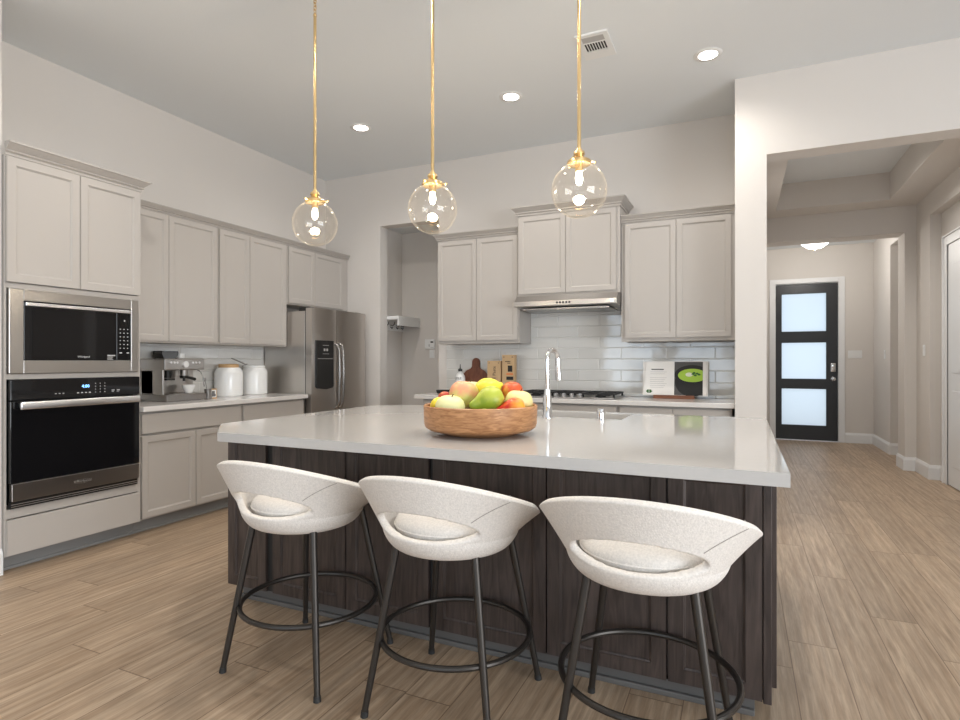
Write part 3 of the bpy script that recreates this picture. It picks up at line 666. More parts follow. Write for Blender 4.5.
# faucet and air gap
bx, by = -1.003, 3.12
t = thing('kitchen_faucet', 'tall chrome gooseneck faucet on the island top', 'faucet', (bx, by, .915))
link('base', G().lathe([(0, .915), (.030, .915), (.030, .921), (.027, .927), (.025, 1.02), (.020, 1.06), (.018, 1.08), (0, 1.08)], (bx, by, 0)), 'chrome', t)
dirv = Vector((.30, .954, 0)).normalized()
pts = [(bx, by, 1.075), (bx, by, 1.235)]
R = .052
for i in range(0, 15):
    a = PI-i*(PI*1.02)/14
    p = Vector((bx, by, 1.236))+dirv*(R+R*math.cos(a)); pts.append((p.x, p.y, 1.250+R*math.sin(a)))
link('spout', G().tube(pts, .0135, 14), 'chrome', t)
e0 = Vector(pts[-1]); e1 = e0+dirv*.010+Vector((0, 0, -.115))
link('spray_head', G().cyl(e0+Vector((0, 0, .008)), e1, .0145, .019, 18).cyl(e1, e1+Vector((.001, .001, -.006)), .016, .014), 'chrome', t)
tag(link('air_gap_cap', G().lathe([(0, .915), (.026, .915), (.026, .918), (.022, .921), (.022, .972), (.019, .978), (0, .98)], (-.70, 3.135, 0)), 'chrome', loc=(-.70, 3.135, .915)), 'short chrome air gap cap on the island top right of the faucet', 'faucet fitting')

# ------------------------------------------------------------------ bar stools
def make_stool(label, loc):
    t = thing('bar_stool', label, 'stool', (0, 0, 0), 'bar stools along the island')
    NT, NW = 160, 40
    thc, wc, ha, hb = PI, .290, math.radians(47), .235
    def pos(th, w):
        sx, cy = math.sin(th), math.cos(th)
        zr = .655+.205*((1-cy)/2)**1.28
        if w < .12:       # lower band
            u = w/.12; r = .203+.019*math.sin(u*PI/2); z = .598+.04*u; return Vector((r*1.0*sx, r*.98*cy, z))
        u = (w-.12)/.88; e = u**1.0
        rx_, ry_ = .222+(.313-.222)*e, .2176+((.303 if cy < 0 else .25)-.2176)*e
        return Vector((rx_*sx, ry_*cy, .638+(zr-.638)*u))
    bm = bmesh.new(); grid = []
    for j in range(NW+1):
        row = []
        for i in range(NT):
            th, w = 2*PI*i/NT, j/NW
            row.append((bm.verts.new(pos(th, w)), th, w))
        grid.append(row)
    def rho(th, w):
        v = (w-wc)/(hb if w > wc else hb*.74); return math.hypot((th-thc)/ha, v)
    killed = set()
    for j in range(NW):
        for i in range(NT):
            th, w = 2*PI*(i+.5)/NT, (j+.5)/NW
            if rho(th, w) < 1: killed.add((j, i)); continue
            bm.faces.new((grid[j][i][0], grid[j][(i+1) % NT][0], grid[j+1][(i+1) % NT][0], grid[j+1][i][0]))
    for j in range(1, NW):
        for i in range(NT):
            adj = {(j, i), (j-1, i), (j, (i-1) % NT), (j-1, (i-1) % NT)}; k = len(adj & killed)
            if 0 < k < 4:
                v, th, w = grid[j][i]; r = rho(th, w)
                v.co = pos(thc+(th-thc)/r, wc+(w-wc)/r)
    # closed underside
    prev = [q[0] for q in grid[0]]
    for r, z in ((.192, .588), (.17, .582), (.12, .580)):
        ring = [bm.verts.new((r*math.sin(2*PI*i/NT), r*.98*math.cos(2*PI*i/NT), z)) for i in range(NT)]
        for i in range(NT): bm.faces.new((ring[i], ring[(i+1) % NT], prev[(i+1) % NT], prev[i]))
        prev = ring
    bm.faces.new(prev[::-1])
    loose = [v for v in bm.verts if not v.link_faces]; bmesh.ops.delete(bm, geom=loose, context='VERTS')
    g = G(); g.bm.free(); g.bm = bm
    bmesh.ops.translate(bm, vec=(0, 0, .018), verts=bm.verts)
    sh = link('seat_shell', g, 'fabric', t, local=True, angle=180)
    md = sh.modifiers.new('thickness', 'SOLIDIFY'); md.thickness = .026; md.offset = -1
    md = sh.modifiers.new('round', 'SUBSURF'); md.levels = 1; md.render_levels = 1
    pr = [(0, .600), (.12, .600), (.175, .608), (.194, .630), (.200, .652), (.194, .668), (.17, .684), (.12, .695), (.05, .700), (0, .701)]; pr = [(q[0], q[1]+.014) for q in pr]
    cu = link('seat_cushion', G().lathe(pr, (0, -.006, 0), seg=56), 'fabric', t, local=True, angle=80)
    link('piping', G().tube([(.1995*math.cos(a), .1995*math.sin(a)-.006, .662) for a in [2*PI*i/64 for i in range(64)]], .003, 6, closed=True), 'fabric', cu, local=True)
    def sf(th, w):
        p = pos(th, w); q = pos(th, min(1, w+.01))-p; s_ = pos(th+.01, w)-p; n_ = s_.cross(q).normalized()
        if n_.dot(Vector((p.x, p.y, 0))) < 0: n_ = -n_
        return p+n_*.0003+n_*.0262+Vector((0, 0, .018))
    link('seam', G().tube([sf(PI-math.radians(40+24*k/12), .50+.5*k/12) for k in range(13)], .0013, 6), 'seamgrey', sh, local=True)
    F, T = .238, .150
    for sx in (-1, 1):
        for sy in (-1, 1):
            p0, p1 = Vector((sx*F, sy*F+.038, .008)), Vector((sx*T, sy*T+.03, .612))
            lg = link('leg', G().cyl(p0, p1, .0115, .0145, 14), 'bronze', t, local=True)
            link('foot_cap', G().cyl(p0-Vector((0, 0, .008)), p0+(p1-p0)*.02, .014, .013, 14), 'matteblack', lg, local=True)
    link('footrest_ring', G().tube([(.272*math.cos(a), .272*math.sin(a)+.034, .25) for a in [2*PI*i/72 for i in range(72)]], .0105, 10, closed=True), 'bronze', t, local=True)
    if 0: link('under_frame', G().tube([(.205*math.cos(a), .205*math.sin(a), .588) for a in [2*PI*i/40 for i in range(40)]], .008, 8, closed=True), 'bronze', t, local=True)
    t.location = loc
    return t
st = make_stool('cream boucle bar stool nearest the tall oven cabinet', (-1.640, 1.845, 0))
dup(st, (-.957, 1.845, 0), 'cream boucle bar stool in the middle of the row, in front of the fruit bowl')
dup(st, (-.272, 1.845, 0), 'cream boucle bar stool nearest the entry hall side')

# ------------------------------------------------------------------ fruit bowl and fruit
bc = Vector((-1.060, 2.327, .915))
t = link('fruit_bowl', G().lathe([(0, 0), (.15, 0), (.158, .004), (.228, .022), (.246, .034), (.251, .05), (.254, .127), (.249, .131), (.243, .127), (.238, .066), (.20, .048), (0, .040)], (0, 0, 0), 64), 'bowl', loc=bc, local=True, angle=40)
tag(t, 'round shallow carved wooden bowl holding the fruit', 'bowl')
Rv = Vector((.9097, .4153, 0)); Dv = Vector((-.4153, .9097, 0))
def fruit(name, label, cat, r, a, b, z, mt, kind='apple', tilt=(0, 0), stemdir=None):
    """a: metres to the right of the bowl's middle, b: metres towards the back, z: height of the centre"""
    c = bc+Rv*a+Dv*b; c.z = z+.002
    T = Matrix.Rotation(tilt[0], 4, Vector(Dv)) @ Matrix.Rotation(tilt[1], 4, Vector(Rv))
    if kind == 'apple':
        pr = [(0, -.80), (.18, -.90), (.42, -.93), (.70, -.72), (.90, -.35), (.99, .05), (.96, .40), (.80, .72), (.55, .90), (.30, .93), (.12, .84), (0, .74)]; top = .74
    elif kind == 'pear':
        pr = [(0, -.88), (.2, -.97), (.5, -.93), (.80, -.68), (.97, -.25), (.97, .15), (.82, .55), (.62, .90), (.48, 1.2), (.40, 1.45), (.25, 1.62), (0, 1.64)]; top = 1.6
    elif kind == 'lemon':
        pr = [(0, -1.42), (.12, -1.38), (.22, -1.2), (.50, -1.0), (.80, -.62), (.97, -.15), (.97, .2), (.80, .66), (.48, 1.02), (.24, 1.2), (.16, 1.36), (0, 1.42)]; top = 1.4
    else:
        pr = [(0, -.95), (.3, -.93), (.65, -.75), (.92, -.35), (1, 0), (.92, .38), (.65, .76), (.3, .92), (0, .93)]; top = .92
    # smooth the profile a little
    def cr(p, n=3):
        out = []
        for i in range(len(p)-1):
            p0, p1, p2, p3 = p[max(i-1, 0)], p[i], p[i+1], p[min(i+2, len(p)-1)]
            for k in range(n):
                u = k/n; out.append(tuple(.5*((2*p1[q])+(-p0[q]+p2[q])*u+(2*p0[q]-5*p1[q]+4*p2[q]-p3[q])*u*u+(-p0[q]+3*p1[q]-3*p2[q]+p3[q])*u**3) for q in (0, 1)))
        out.append(p[-1]); return [(max(0, x), y) for x, y in out]
    o = link(name, G().lathe([(x*r, y*r) for x, y in cr(pr)], seg=32, tilt=T), mt, loc=c, local=True, angle=60)
    tag(o, label, cat)
    if kind in ('apple', 'pear'):
        g = G().tube([T @ Vector((0, 0, top*r*.96)), T @ Vector((.004, 0, top*r+.012)), T @ Vector((.009, 0, top*r+.024))], .0022, 6)
        link('stem', g, 'stem', o, local=True)
    return o
Y_, R_, G_ = (.82, .66, .13), (.62, .06, .02), (.36, .46, .05)
fruit('apple', 'pale yellow-green apple at the front left of the bowl', 'fruit', .066, -.132, -.095, 1.025, fruit_mat('pale_apple', (.70, .66, .22), (.80, .78, .40), speck=.9), tilt=(.1, .1))
fruit('apple', 'large pink-blushed apple stacked behind the pale green one', 'fruit', .068, -.075, .005, 1.080, fruit_mat('peach_apple', (.66, .62, .20), (.80, .36, .20), tuple(Vector((-.35, .1, .93))), .35, .75, 1.3), tilt=(.15, -.2))
fruit('apple', 'cream apple tucked at the back between the pink apple and the lemon', 'fruit', .06, -.050, .105, 1.085, fruit_mat('cream_apple', (.78, .70, .30), (.82, .76, .45)))
fruit('lemon', 'large bright yellow lemon on top at the back', 'fruit', .056, .028, .050, 1.105, fruit_mat('lemon_skin', (.78, .62, .03), (.84, .70, .06)), 'lemon', tilt=(1.2, 0))
fruit('pear', 'green pear lying on its side in the centre', 'fruit', .058, .042, -.095, 1.072, fruit_mat('pear_skin', (.26, .36, .03), (.46, .52, .06), speck=1.0), 'pear', tilt=(-1.95, .2))
fruit('nectarine', 'orange-red nectarine at the back right of the bowl', 'fruit', .051, .145, .060, 1.096, fruit_mat('nectarine_skin', (.74, .34, .06), (.62, .10, .03), speck=2.0), 'round')
fruit('apple', 'pale yellow apple on the right, behind the red pear', 'fruit', .062, .168, -.035, 1.048, fruit_mat('yellow_apple', (.80, .46, .10), (.84, .74, .34), speck=.6), tilt=(.1, 0))
fruit('pear', 'red and orange pear lying at the front right', 'fruit', .047, .143, -.135, 1.036, fruit_mat('red_pear', (.66, .03, .015), (.85, .38, .04), tuple(Rv), .2, .8, 1.2), 'pear', tilt=(-1.75, 0))
fruit('nectarine', 'small dark red nectarine behind the pale green apple', 'fruit', .034, -.160, .020, 1.068, fruit_mat('dark_nectarine', (.70, .20, .04), (.45, .05, .02), speck=1.5), 'round')
fruit('lemon', 'yellow lemon at the far left edge of the bowl', 'fruit', .036, -.190, .005, 1.038, fruit_mat('lemon_skin_b', (.80, .55, .02), (.84, .68, .05)), 'lemon', tilt=(.65, 0))
fruit('pear', 'small green pear low at the front below the green one', 'fruit', .036, .016, -.185, 1.005, fruit_mat('low_pear', (.30, .38, .04), (.48, .55, .10)), 'pear', tilt=(-1.2, .3))
fruit('lime', 'yellow-green lime at the right edge of the bowl', 'fruit', .036, .205, .02, 1.018, fruit_mat('lime_skin', (.50, .50, .08), (.62, .60, .14)), 'round')

# ------------------------------------------------------------------ pendants
def make_pendant(label, loc):
    """hung from the ceiling; the origin is the centre of the globe"""
    t = thing('pendant_light', label, 'pendant light', (0, 0, 0), 'globe pendants above the island')
    top = HC-loc[2]; r = .127
    link('canopy', G().lathe([(0, top), (.062, top), (.062, top-.012), (.05, top-.020), (.012, top-.024), (0, top-.024)]), 'brass', t, local=True)
    rodtop = top-.15
    link('rod', G().cyl((0, 0, .175), (0, 0, rodtop), .0085, seg=14).sph((0, 0, rodtop), .011), 'brass', t, local=True)
    g = G(); z = rodtop+.010; k = 0
    while z < top-.022:
        L = .019; ax = Vector((1, 0, 0)) if k % 2 else Vector((0, 1, 0))
        g.tube([Vector((0, 0, z+L/2+.004))+ax*(.0085*math.cos(a))+Vector((0, 0, (L/2+.003)*math.sin(a))) for a in [2*PI*i/16 for i in range(16)]], .0026, 6, closed=True)
        z += L; k += 1
    link('chain', g, 'brass', t, local=True)
    cp = link('socket_cap', G().lathe([(0, .192), (.012, .192), (.014, .184), (.024, .178), (.027, .166), (.020, .157), (.026, .150), (.042, .143), (.054, .134), (.057, .122), (.053, .118), (0, .118)]), 'brass', t, local=True)
    s_ = G()
    for i in range(3):
        a = 2*PI*i/3+.4; d = Vector((math.cos(a), math.sin(a), 0)); s_.cyl(d*.050+Vector((0, 0, .129)), d*.070+Vector((0, 0, .129)), .004, seg=8).sph(d*.072+Vector((0, 0, .129)), .006, seg=10, ring=8)
    link('thumbscrew', s_, 'brass', cp, local=True)
    pr = []
    for i in range(29):
        a = -PI/2+i*(PI/2+math.radians(62))/28; pr.append((max(0, r*math.cos(a)), r*math.sin(a)))
    g = link('globe_shade', G().lathe(pr, seg=48), 'globe', t, local=True, angle=180)
    link('lamp_holder', G().cyl((0, 0, .118), (0, 0, .085), .018, seg=18), 'brass', t, local=True)
    link('bulb', G().lathe([(0, .088), (.011, .088), (.014, .075), (.017, .055), (.015, .038), (.008, .026), (0, .023)], seg=20), 'bulb', t, local=True)
    t.location = loc
    return t
pz = 2.024
for i, (x, lab) in enumerate(((-2.215, 'clear globe pendant with brass rod hanging over the left end of the island'), (-1.447, 'clear globe pendant with brass rod hanging over the middle of the island'), (-.677, 'clear globe pendant with brass rod hanging over the right end of the island'))):
    p = make_pendant(lab, (x, 2.58, pz)) if i == 0 else dup(p0, (x, 2.58, pz), lab)
    if i == 0: p0 = p
    lamp('pendant_glow', 'POINT', (x, 2.58, pz+.05), 18, (1, .86, .66), shadow_soft_size=.03)

# ------------------------------------------------------------------ recessed downlights
def make_down(label, loc):
    t = thing('recessed_light', label, 'ceiling light', (0, 0, 0), 'recessed kitchen downlights')
    link('trim_ring', G().lathe([(.062, -.001), (.062, -.006), (.090, -.005), (.094, -.002), (.094, 0), (.062, 0), (.062, -.001)], seg=40), 'white', t, local=True)
    link('lens', G().lathe([(0, -.003), (.062, -.003), (.062, -.001), (0, -.001)], seg=32), 'lens', t, local=True)
    t.location = loc
    return t
spots = [(-3.145, 4.28, 'recessed ceiling light nearest the left wall'), (-1.68, 4.28, 'recessed ceiling light between the pendants'), (-.208, 4.26, 'recessed ceiling light nearest the hall opening')]
for i, (x, y, lab) in enumerate(spots):
    if i == 0: d0 = make_down(lab, (x, y, HC))
    else: dup(d0, (x, y, HC), lab)
for x, y in [(s[0], s[1]) for s in spots]+[(-3.145, 2.15), (-1.68, 2.15), (-.208, 2.15), (-1.68, -.6), (1.6, -.6)]:
    lamp('downlight', 'SPOT', (x, y, HC-.012), 66, (1, .95, .89), (0, 0, 0), spot_size=math.radians(156), spot_blend=1, shadow_soft_size=.06)

# ceiling vent
t = thing('ceiling_vent', 'white square slotted air vent in the kitchen ceiling', 'vent', (-.885, 3.81, HC))
vx, vy = -.885, 3.815
g = G().poly([(vx-.105, vy-.155), (vx+.105, vy-.155), (vx+.105, vy+.155), (vx-.105, vy+.155)], HC-.012, HC, holes=[[(vx-.075, vy-.125), (vx+.075, vy-.125), (vx+.075, vy+.06), (vx-.075, vy+.06)]])
link('frame', g, 'vent', t, smooth=False)
link('slot_shade', G().box(vx-.076, vx+.076, vy-.126, vy+.061, HC-.003, HC-.001), 'void', t, smooth=False)  # dark sheet stands in for the shade behind the slots
g = G()
for i in range(9): g.box(vx-.075+i*.018, vx-.0695+i*.018, vy-.05, vy+.06, HC-.012, HC-.009)
g.box(vx-.075, vx+.075, vy-.056, vy-.046, HC-.012, HC-.003)
g.box(vx-.075, vx+.075, vy-.125, vy-.056, HC-.009, HC-.007)
link('louvre', g, 'vent', t, smooth=False)
link('damper', G().box(vx-.072, vx+.072, vy-.122, vy-.06, HC-.011, HC-.0095), 'grey', t, smooth=False)

# foyer dome light
t = thing('dome_light', 'white glass dome ceiling light in the entry foyer', 'ceiling light', (.92, 9.0, 3.01))
link('base', G().cyl((.92, 9.0, 2.985), (.92, 9.0, 3.01), .19, seg=40), 'white', t)
link('glass_bowl', G().lathe([(.215, 2.985), (.218, 2.97), (.20, 2.90), (.16, 2.835), (.09, 2.785), (0, 2.77)], (.92, 9.0, 0), 40), 'dome', t)
link('finial', G().sph((.92, 9.0, 2.762), .012), 'brass', t)
lamp('foyer_glow', 'POINT', (.92, 9.0, 2.70), 22, (1, .96, .90), shadow_soft_size=.15)
lamp('hall_fill', 'SPOT', (.92, 6.4, 3.28), 120, (1, .96, .90), spot_size=math.radians(140), spot_blend=.9, shadow_soft_size=.08)  # added lamp without a fixture, brightens the hall and tray

# ------------------------------------------------------------------ small wall items
t = thing('coat_shelf', 'grey-white shelf with coat hooks in the niche beside the kitchen', 'shelf', (-3.66, 5.76, 1.66))
link('shelf_board', G().box(nx, -3.535, YB+.14, ny, 1.715, 1.755, .002).box(-3.553, -3.535, YB+.14, ny, 1.645, 1.715), 'white', t, smooth=False)
link('hook_rail', G().box(nx, nx+.018, YB+.14, ny, 1.60, 1.715), 'white', t, smooth=False)
for yy in (5.60, 5.72, 5.84, 5.95):
    link('coat_hook', G().tube([(nx+.018, yy, 1.665), (nx+.05, yy, 1.655), (nx+.07, yy, 1.675), (nx+.075, yy, 1.70)], .005).tube([(nx+.018, yy, 1.645), (nx+.04, yy, 1.625), (nx+.05, yy, 1.64)], .005), 'black', t)
t = thing('thermostat', 'white alarm keypad on the niche wall above a light switch', 'keypad', (-3.39, 5.99, 1.455))
tx = -3.385
link('case', G().box(tx-.075, tx+.055, ny-.022, ny, 1.385, 1.50, .005), 'white', t, smooth=False)
link('screen', G().box(tx+.005, tx+.04, ny-.0235, ny-.0215, 1.458, 1.475), 'ink', t, smooth=False)
link('keys', G().box(tx-.02, tx-.008, ny-.0235, ny-.0215, 1.41, 1.44).box(tx+.005, tx+.045, ny-.0235, ny-.0215, 1.40, 1.405), 'grey', t, smooth=False)
def switch(name, label, x0, x1, y, z0, z1, n=1):
    t = thing(name, label, 'light switch', ((x0+x1)/2, y, (z0+z1)/2))
    link('plate', G().box(x0, x1, y-.006, y, z0, z1, .002), 'white', t, smooth=False)
    for i in range(n):
        c = x0+(x1-x0)*(i+.5)/n; link('rocker', G().box(c-.016, c+.016, y-.010, y-.005, (z0+z1)/2-.033, (z0+z1)/2+.033, .002), 'white', t, smooth=False)
switch('light_switch', 'white single switch plate below the alarm keypad', -3.405, -3.335, ny, 1.275, 1.375)
switch('light_switch', 'white triple switch plate right of the black front door', 1.475, 1.655, 10.2, 1.28, 1.40, 3)
t = thing('light_switch', 'white switch plate on the hall wall beside the white side door', 'light switch', (XR, 7.60, 1.355))
link('plate', G().box(XR-.006, XR, 7.56, 7.64, 1.295, 1.415, .002), 'white', t, smooth=False)
link('rocker', G().box(XR-.010, XR-.005, 7.585, 7.617, 1.32, 1.39, .002), 'white', t, smooth=False)
t = thing('light_switch', 'pale switch plate inside the foyer past the arch', 'light switch', (XR, 9.45, 1.33))
link('plate', G().box(XR-.006, XR, 9.41, 9.49, 1.27, 1.39, .002), 'white', t, smooth=False)
link('rocker', G().box(XR-.010, XR-.005, 9.434, 9.466, 1.295, 1.365, .002), 'white', t, smooth=False)

# ------------------------------------------------------------------ espresso machine
ez = .915; ex0, ex1, ey0, ey1 = -4.435, -4.13, 3.06, 3.43
t = thing('espresso_machine', 'stainless espresso machine on the left worktop', 'coffee machine', (-4.28, 3.245, ez))
link('drip_tray_base', G().box(ex0, ex1+.03, ey0, ey1, ez+.008, ez+.055, .006).box(ex0+.02, ex1, ey0+.02, ey1-.02, ez, ez+.01), 'dsteel', t, smooth=False)
link('tray_grate', G().box(ex1-.13, ex1+.022, ey0+.03, ey1-.02, ez+.055, ez+.060, .002), 'steel', t, smooth=False)
link('rear_tower', G().box(ex0, ex1-.13, ey0, ey1, ez+.055, ez+.255, .008), 'steel', t, smooth=False)
link('side_column', G().box(ex0+.03, ex1-.02, ey0, ey0+.018, ez+.055, ez+.26, .006), 'steel', t, smooth=False)
hd_ = link('upper_housing', G().box(ex0, ex1+.005, ey0, ey1, ez+.250, ez+.345, .010, 3), 'steel', t, smooth=False)
link('rear_tank', G().box(ex0-.008, ex0+.014, ey0-.006, ey0+.002, ez+.10, ez+.34, .002), 'black', t, smooth=False)
for yy in (3.115, 3.145, 3.170, 3.315, 3.345, 3.375): link('button', G().cyl((ex1+.005, yy, ez+.312), (ex1+.011, yy, ez+.312), .009, seg=14), 'lsteel', hd_)
link('pressure_gauge', G().cyl((ex1+.004, 3.245, ez+.298), (ex1+.016, 3.245, ez+.298), .026, seg=24), 'lsteel', hd_)
link('gauge_face', G().cyl((ex1+.016, 3.245, ez+.298), (ex1+.017, 3.245, ez+.298), .020, seg=24), 'white', hd_)
link('grinder_outlet', G().cyl((ex1-.06, 3.135, ez+.25), (ex1-.06, 3.135, ez+.19), .032, .026).box(ex1-.09, ex1-.02, 3.10, 3.17, ez+.17, ez+.185), 'black', t)
link('group_head', G().cyl((ex1-.05, 3.275, ez+.25), (ex1-.05, 3.275, ez+.205), .038, .034), 'steel', t)
link('portafilter', G().cyl((ex1-.05, 3.275, ez+.205), (ex1-.05, 3.275, ez+.182), .035, .030).tube([(ex1-.03, 3.275, ez+.193), (ex1+.03, 3.268, ez+.188), (ex1+.10, 3.255, ez+.178)], [.009, .012, .013]).cyl((ex1-.05, 3.275, ez+.182), (ex1-.05, 3.275, ez+.160), .010), 'black', t)
link('steam_wand', G().tube([(ex1-.03, 3.385, ez+.25), (ex1+.00, 3.392, ez+.235), (ex1+.02, 3.40, ez+.19), (ex1+.03, 3.405, ez+.11)], .005), 'chrome', t)
link('bean_hopper', G().poly([(-.055, 0), (.055, 0), (.075, .045), (.070, .062), (-.070, .062), (-.075, .045)], -.055, .055, M0=Matrix.Translation((-4.30, 3.20, ez+.345)) @ Matrix(((0, 0, 1, 0), (1, 0, 0, 0), (0, 1, 0, 0), (0, 0, 0, 1)))), 'smoke', t, smooth=False)
tag(link('coffee_cup', G().lathe([(0, 0), (.025, 0), (.030, .006), (.047, .045), (.052, .068), (.048, .068), (.043, .046), (.025, .010), (0, .008)]), 'ceramic', loc=(-4.15, 3.295, ez+.0605), local=True), 'white cup standing on the espresso machine drip tray', 'cup')
tag(link('sugar_bowl', G().lathe([(0, 0), (.028, 0), (.034, .01), (.034, .040), (.030, .040), (.030, .012), (0, .008)]), 'ceramic', loc=(-4.29, 3.33, ez+.346), local=True), 'small white pot on top of the espresso machine', 'cup')
t = thing('milk_jug', 'small steel jug holding a spoon beside the espresso machine', 'jug', (-4.14, 3.475, ez))
link('jug_body', G().lathe([(0, 0), (.030, 0), (.033, .006), (.027, .06), (.031, .085), (.029, .085), (.025, .06), (0, .01)]), 'dsteel', t, local=True)
link('spoon', G().tube([(0, 0, .02), (-.003, -.012, .10), (-.006, -.022, .155)], .0028).sph((-.007, -.026, .168), .014, (.6, 1, 1.2)), 'dsteel', t, local=True)
t = thing('photo_card', 'tiny framed card leaning beside the steel jug', 'card', (-4.16, 3.545, ez))
link('frame', G().box(-.006, .004, -.035, .035, 0, .085, .002), 'lid', t, local=True, smooth=False)
link('print', G().box(.004, .0046, -.027, .027, .010, .075), 'label', t, local=True, smooth=False)
link('picture', G().box(.0046, .005, -.018, .012, .018, .066).sph((.005, .014, .03), .008, (.05, 1, 1.4)), 'slate', t, local=True, smooth=False)

# canisters
def canister(label, loc, r, h, woodlid):
    t = thing('canister', label, 'canister', loc, 'white canisters on the left worktop')
    link('jar', G().lathe([(0, 0), (r*.93, 0), (r, .012), (r, h*.80), (r*.97, h*.88), (r*.86, h*.96), (r*.80, h), (r*.74, h), (0, h-.01)], seg=48), 'ceramic', t, local=True)
    if woodlid:
        link('lid', G().lathe([(0, h), (r*.70, h), (r*.72, h+.006), (r*.72, h+.026), (r*.66, h+.032), (0, h+.033)], seg=40), 'lid', t, local=True)
    else:
        link('lid', G().lathe([(0, h), (r*.82, h), (r*.86, h+.005), (r*.86, h+.018), (r*.80, h+.023), (0, h+.024)], seg=40), 'ceramic', t, local=True)
    return t
canister('large white ceramic canister with a wooden lid on the left worktop', (-4.312, 3.845, ez), .122, .265, True)
canister('white ceramic canister with a white lid, next to the refrigerator', (-4.318, 4.155, ez), .122, .262, False)
tag(link('scoop', G().tube([(-4.29, 3.86, ez+.350), (-4.288, 3.93, ez+.325), (-4.285, 4.005, ez+.298)], .0055, 8).sph((-4.284, 4.02, ez+.295), .016, (1, 1.3, .4)), 'dsteel', loc=(-4.29, 3.95, ez+.30)), 'thin dark scoop leaning across the canister lids', 'scoop')

# ------------------------------------------------------------------ things at the back left of the back worktop
t = thing('cutting_board', 'dark walnut paddle cutting board leaning on the tiles', 'cutting board', (-2.488, 5.33, .915))
pts = []
for a in range(0, 181, 12): pts.append((.042*math.cos(math.radians(a)), .318+.042*math.sin(math.radians(a))))
neck = [(-.042, .27), (-.055, .25), (-.105, .225), (-.135, .19), (-.14, .15), (-.14, .03), (-.12, .008), (-.10, 0), (.10, 0), (.12, .008), (.14, .03), (.14, .15), (.135, .19), (.105, .225), (.055, .25), (.042, .27)]
pts = [p for p in pts]+neck
hole = [(.012*math.cos(a), .350+.012*math.sin(a)) for a in [2*PI*i/12 for i in range(12)]]
tm = Matrix.Translation((-2.488, 5.295, .917)) @ Matrix.Rotation(PI/2-.16, 4, 'X')
link('board', G().poly(pts, 0, -.018, M0=tm), 'board', t, smooth=False)
def box_pack(label, x0, x1, y0, y1, h, tall):
    t = thing('food_box', label, 'box', ((x0+x1)/2, (y0+y1)/2, .915)); cx = (x0+x1)/2
    link('carton', G().box(x0, x1, y0, y1, .915, .915+h, .002), 'kraft', t, smooth=False)
    if tall:
        link('window', G().box(cx-.005, cx+.042, y0-.001, y0, .915+h-.165, .915+h-.105), 'ink', t, smooth=False)
        link('band', G().box(cx-.02, cx+.05, y0-.001, y0, .915+h-.195, .915+h-.180), 'orange', t, smooth=False)
        link('label', G().box(cx-.02, cx+.052, y0-.0012, y0, .915+h-.245, .915+h-.212), 'ink', t, smooth=False)
        g = G()
        for i in range(4): g.box(cx-.03+i*.014, cx-.022+i*.014, y0-.001, y0, .915+h-.070, .915+h-.060)
        g.box(cx-.01, cx+.02, y0-.001, y0, .915+h-.085, .915+h-.080).box(cx-.055, cx-.04, y0-.001, y0, .915+h-.025, .915+h-.018).box(cx+.035, cx+.05, y0-.001, y0, .915+h-.025, .915+h-.018)
        link('print', g, 'ink', t, smooth=False)
    else:
        g = G().text('Pasta', .045, Matrix.Translation((cx+.004, y0-.0008, .915+h-.10)) @ Matrix.Rotation(PI/2, 4, 'X') @ Matrix.Rotation(PI/2, 4, 'Z'), .0004)
        g.box(cx-.055, cx-.045, y0-.001, y0, .915+h-.025, .915+h-.018).box(cx+.045, cx+.055, y0-.001, y0, .915+h-.025, .915+h-.018)
        g.box(cx-.02, cx+.02, y0-.001, y0, .915+h-.175, .915+h-.168)
        link('print', g, 'ink', t, smooth=False)
box_pack('short kraft paper food box beside the cutting board', -2.295, -2.152, 5.20, 5.25, .327, False)
box_pack('tall kraft food box with a dark window, left of the cooktop', -2.135, -2.005, 5.20, 5.26, .385, True)
t = thing('syrup_bottle', 'white bottle with a black pump top and black lettering', 'bottle', (-2.595, 5.20, .915))
link('bottle_body', G().lathe([(0, 0), (.045, 0), (.048, .006), (.050, .150), (.047, .172), (.034, .195), (.018, .210), (.015, .22), (0, .22)], seg=32), 'white', t, local=True)
link('pump_cap', G().lathe([(0, .22), (.022, .22), (.022, .242), (.010, .248), (.006, .258), (.003, .293), (0, .294)], seg=20), 'black', t, local=True)
g = G().text('JOLE', .033, Matrix.Translation((0, -.0512, .150)) @ RX90, .0006)
for v in g.bm.verts:
    a = v.co.x/.050; rr = -v.co.y; v.co.x, v.co.y = rr*math.sin(a), -rr*math.cos(a)
link('lettering', g, 'ink', t, local=True, smooth=False)
t = thing('pan', 'small black pan at the left end of the back worktop', 'pan', (-2.72, 5.06, .915))
link('pan_body', G().lathe([(0, 0), (.055, 0), (.062, .006), (.068, .035), (.064, .035), (.056, .008), (0, .006)]), 'iron', t, local=True)
link('handle', G().tube([(.06, .0, .028), (.10, .03, .045), (.13, .055, .06)], .008), 'iron', t, local=True)

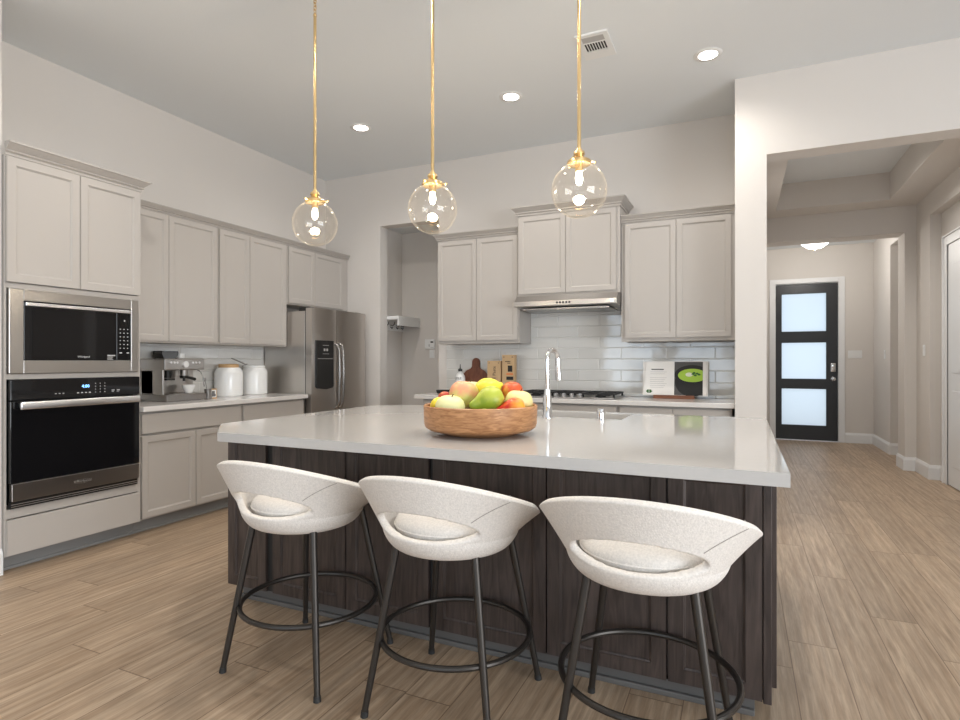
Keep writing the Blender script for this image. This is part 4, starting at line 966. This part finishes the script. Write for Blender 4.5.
# ------------------------------------------------------------------ cookbook on its stand
t = thing('book_stand', 'low wooden cookbook stand on the back worktop', 'stand', (-.53, 5.22, .915))
bk = -.20
link('ledge', G().box(-.695, -.36, 5.155, 5.215, .915, .938, .003).box(-.695, -.36, 5.155, 5.163, .938, .945), 'stand', t, smooth=False)
tm = Matrix.Translation((-.53, 5.190, .940)) @ Matrix.Rotation(PI/2-.17, 4, 'X')
def rect(g, x0, x1, y0, y1, z0, z1): return g.poly([(x0, y0), (x1, y0), (x1, y1), (x0, y1)], z0, z1, M0=tm)
link('back_rest', rect(G(), -.14, .14, 0, .26, -.034, -.020), 'stand', t, smooth=False)
t = thing('cookbook', 'open cookbook showing a pot of green soup, on the wooden stand', 'book', (-.53, 5.19, .940))
link('cover', rect(G(), -.262, .275, 0, .300, -.012, -.009), 'paper', t, smooth=False)
lp = link('left_page', G().poly([(-.255, .004), (-.012, .004), (0, .300), (-.232, .300)], -.008, .004, M0=tm), 'paper', t, smooth=False)
g = G()
rect(g, -.19, -.085, .225, .233, .0042, .0048)
link('title_print', g, 'ink', lp, smooth=False)
g = G()
for i in range(9):
    if i != 2: rect(g, -.20, -.06-.012*((i*7) % 3), .205-i*.017, .2075-i*.017, .0042, .0046)
link('text_print', g, 'grey', lp, smooth=False)
g = G()
for a in range(0, 360, 60): g.sph(tm @ Vector((-.205+.016*math.cos(math.radians(a)), .035+.010*math.sin(math.radians(a)), .005)), .012, (1, .1, .5), 10, 6)
link('leaf_print', g, 'leaf', lp)
rp = link('right_page', G().poly([(0, .300), (-.012, .004), (.262, .004), (.262, .300)], -.008, .003, M0=tm), 'paper', t, smooth=False)
link('photo_print', rect(G(), .004, .235, .006, .296, .003, .0036), 'darkpage', rp, smooth=False)
def ell(cx, cy, a, b, xmax, z0, z1, n=40, ymin=-9, ymax=9):
    p = [(min(xmax, cx+a*math.cos(2*PI*i/n)), max(ymin, min(ymax, cy+b*math.sin(2*PI*i/n)))) for i in range(n)]
    q = []
    for v in p:
        if not q or (abs(q[-1][0]-v[0])+abs(q[-1][1]-v[1])) > 1e-5: q.append(v)
    return G().poly(q, z0, z1, M0=tm)
link('pot_print', ell(.150, .120, .140, .125, .2345, .0037, .0042), 'potgrey', rp, smooth=False)
link('pot_rim_print', ell(.150, .184, .143, .084, .2345, .00425, .00445), 'potgrey', rp, smooth=False)
link('soup_print', ell(.152, .178, .118, .058, .2345, .0045, .0050), 'soup', rp, smooth=False)
link('swirl_print', ell(.125, .185, .030, .018, .2345, .0051, .0054), 'cream', rp, smooth=False)
g = G()
for cx_, cy_ in ((.155, .195), (.175, .185), (.165, .205), (.19, .20), (.205, .192)): g.sph(tm @ Vector((cx_, cy_-.008, .0054)), .013, (1, .06, .8), 10, 6)
link('herb_print', g, 'leaf', rp)
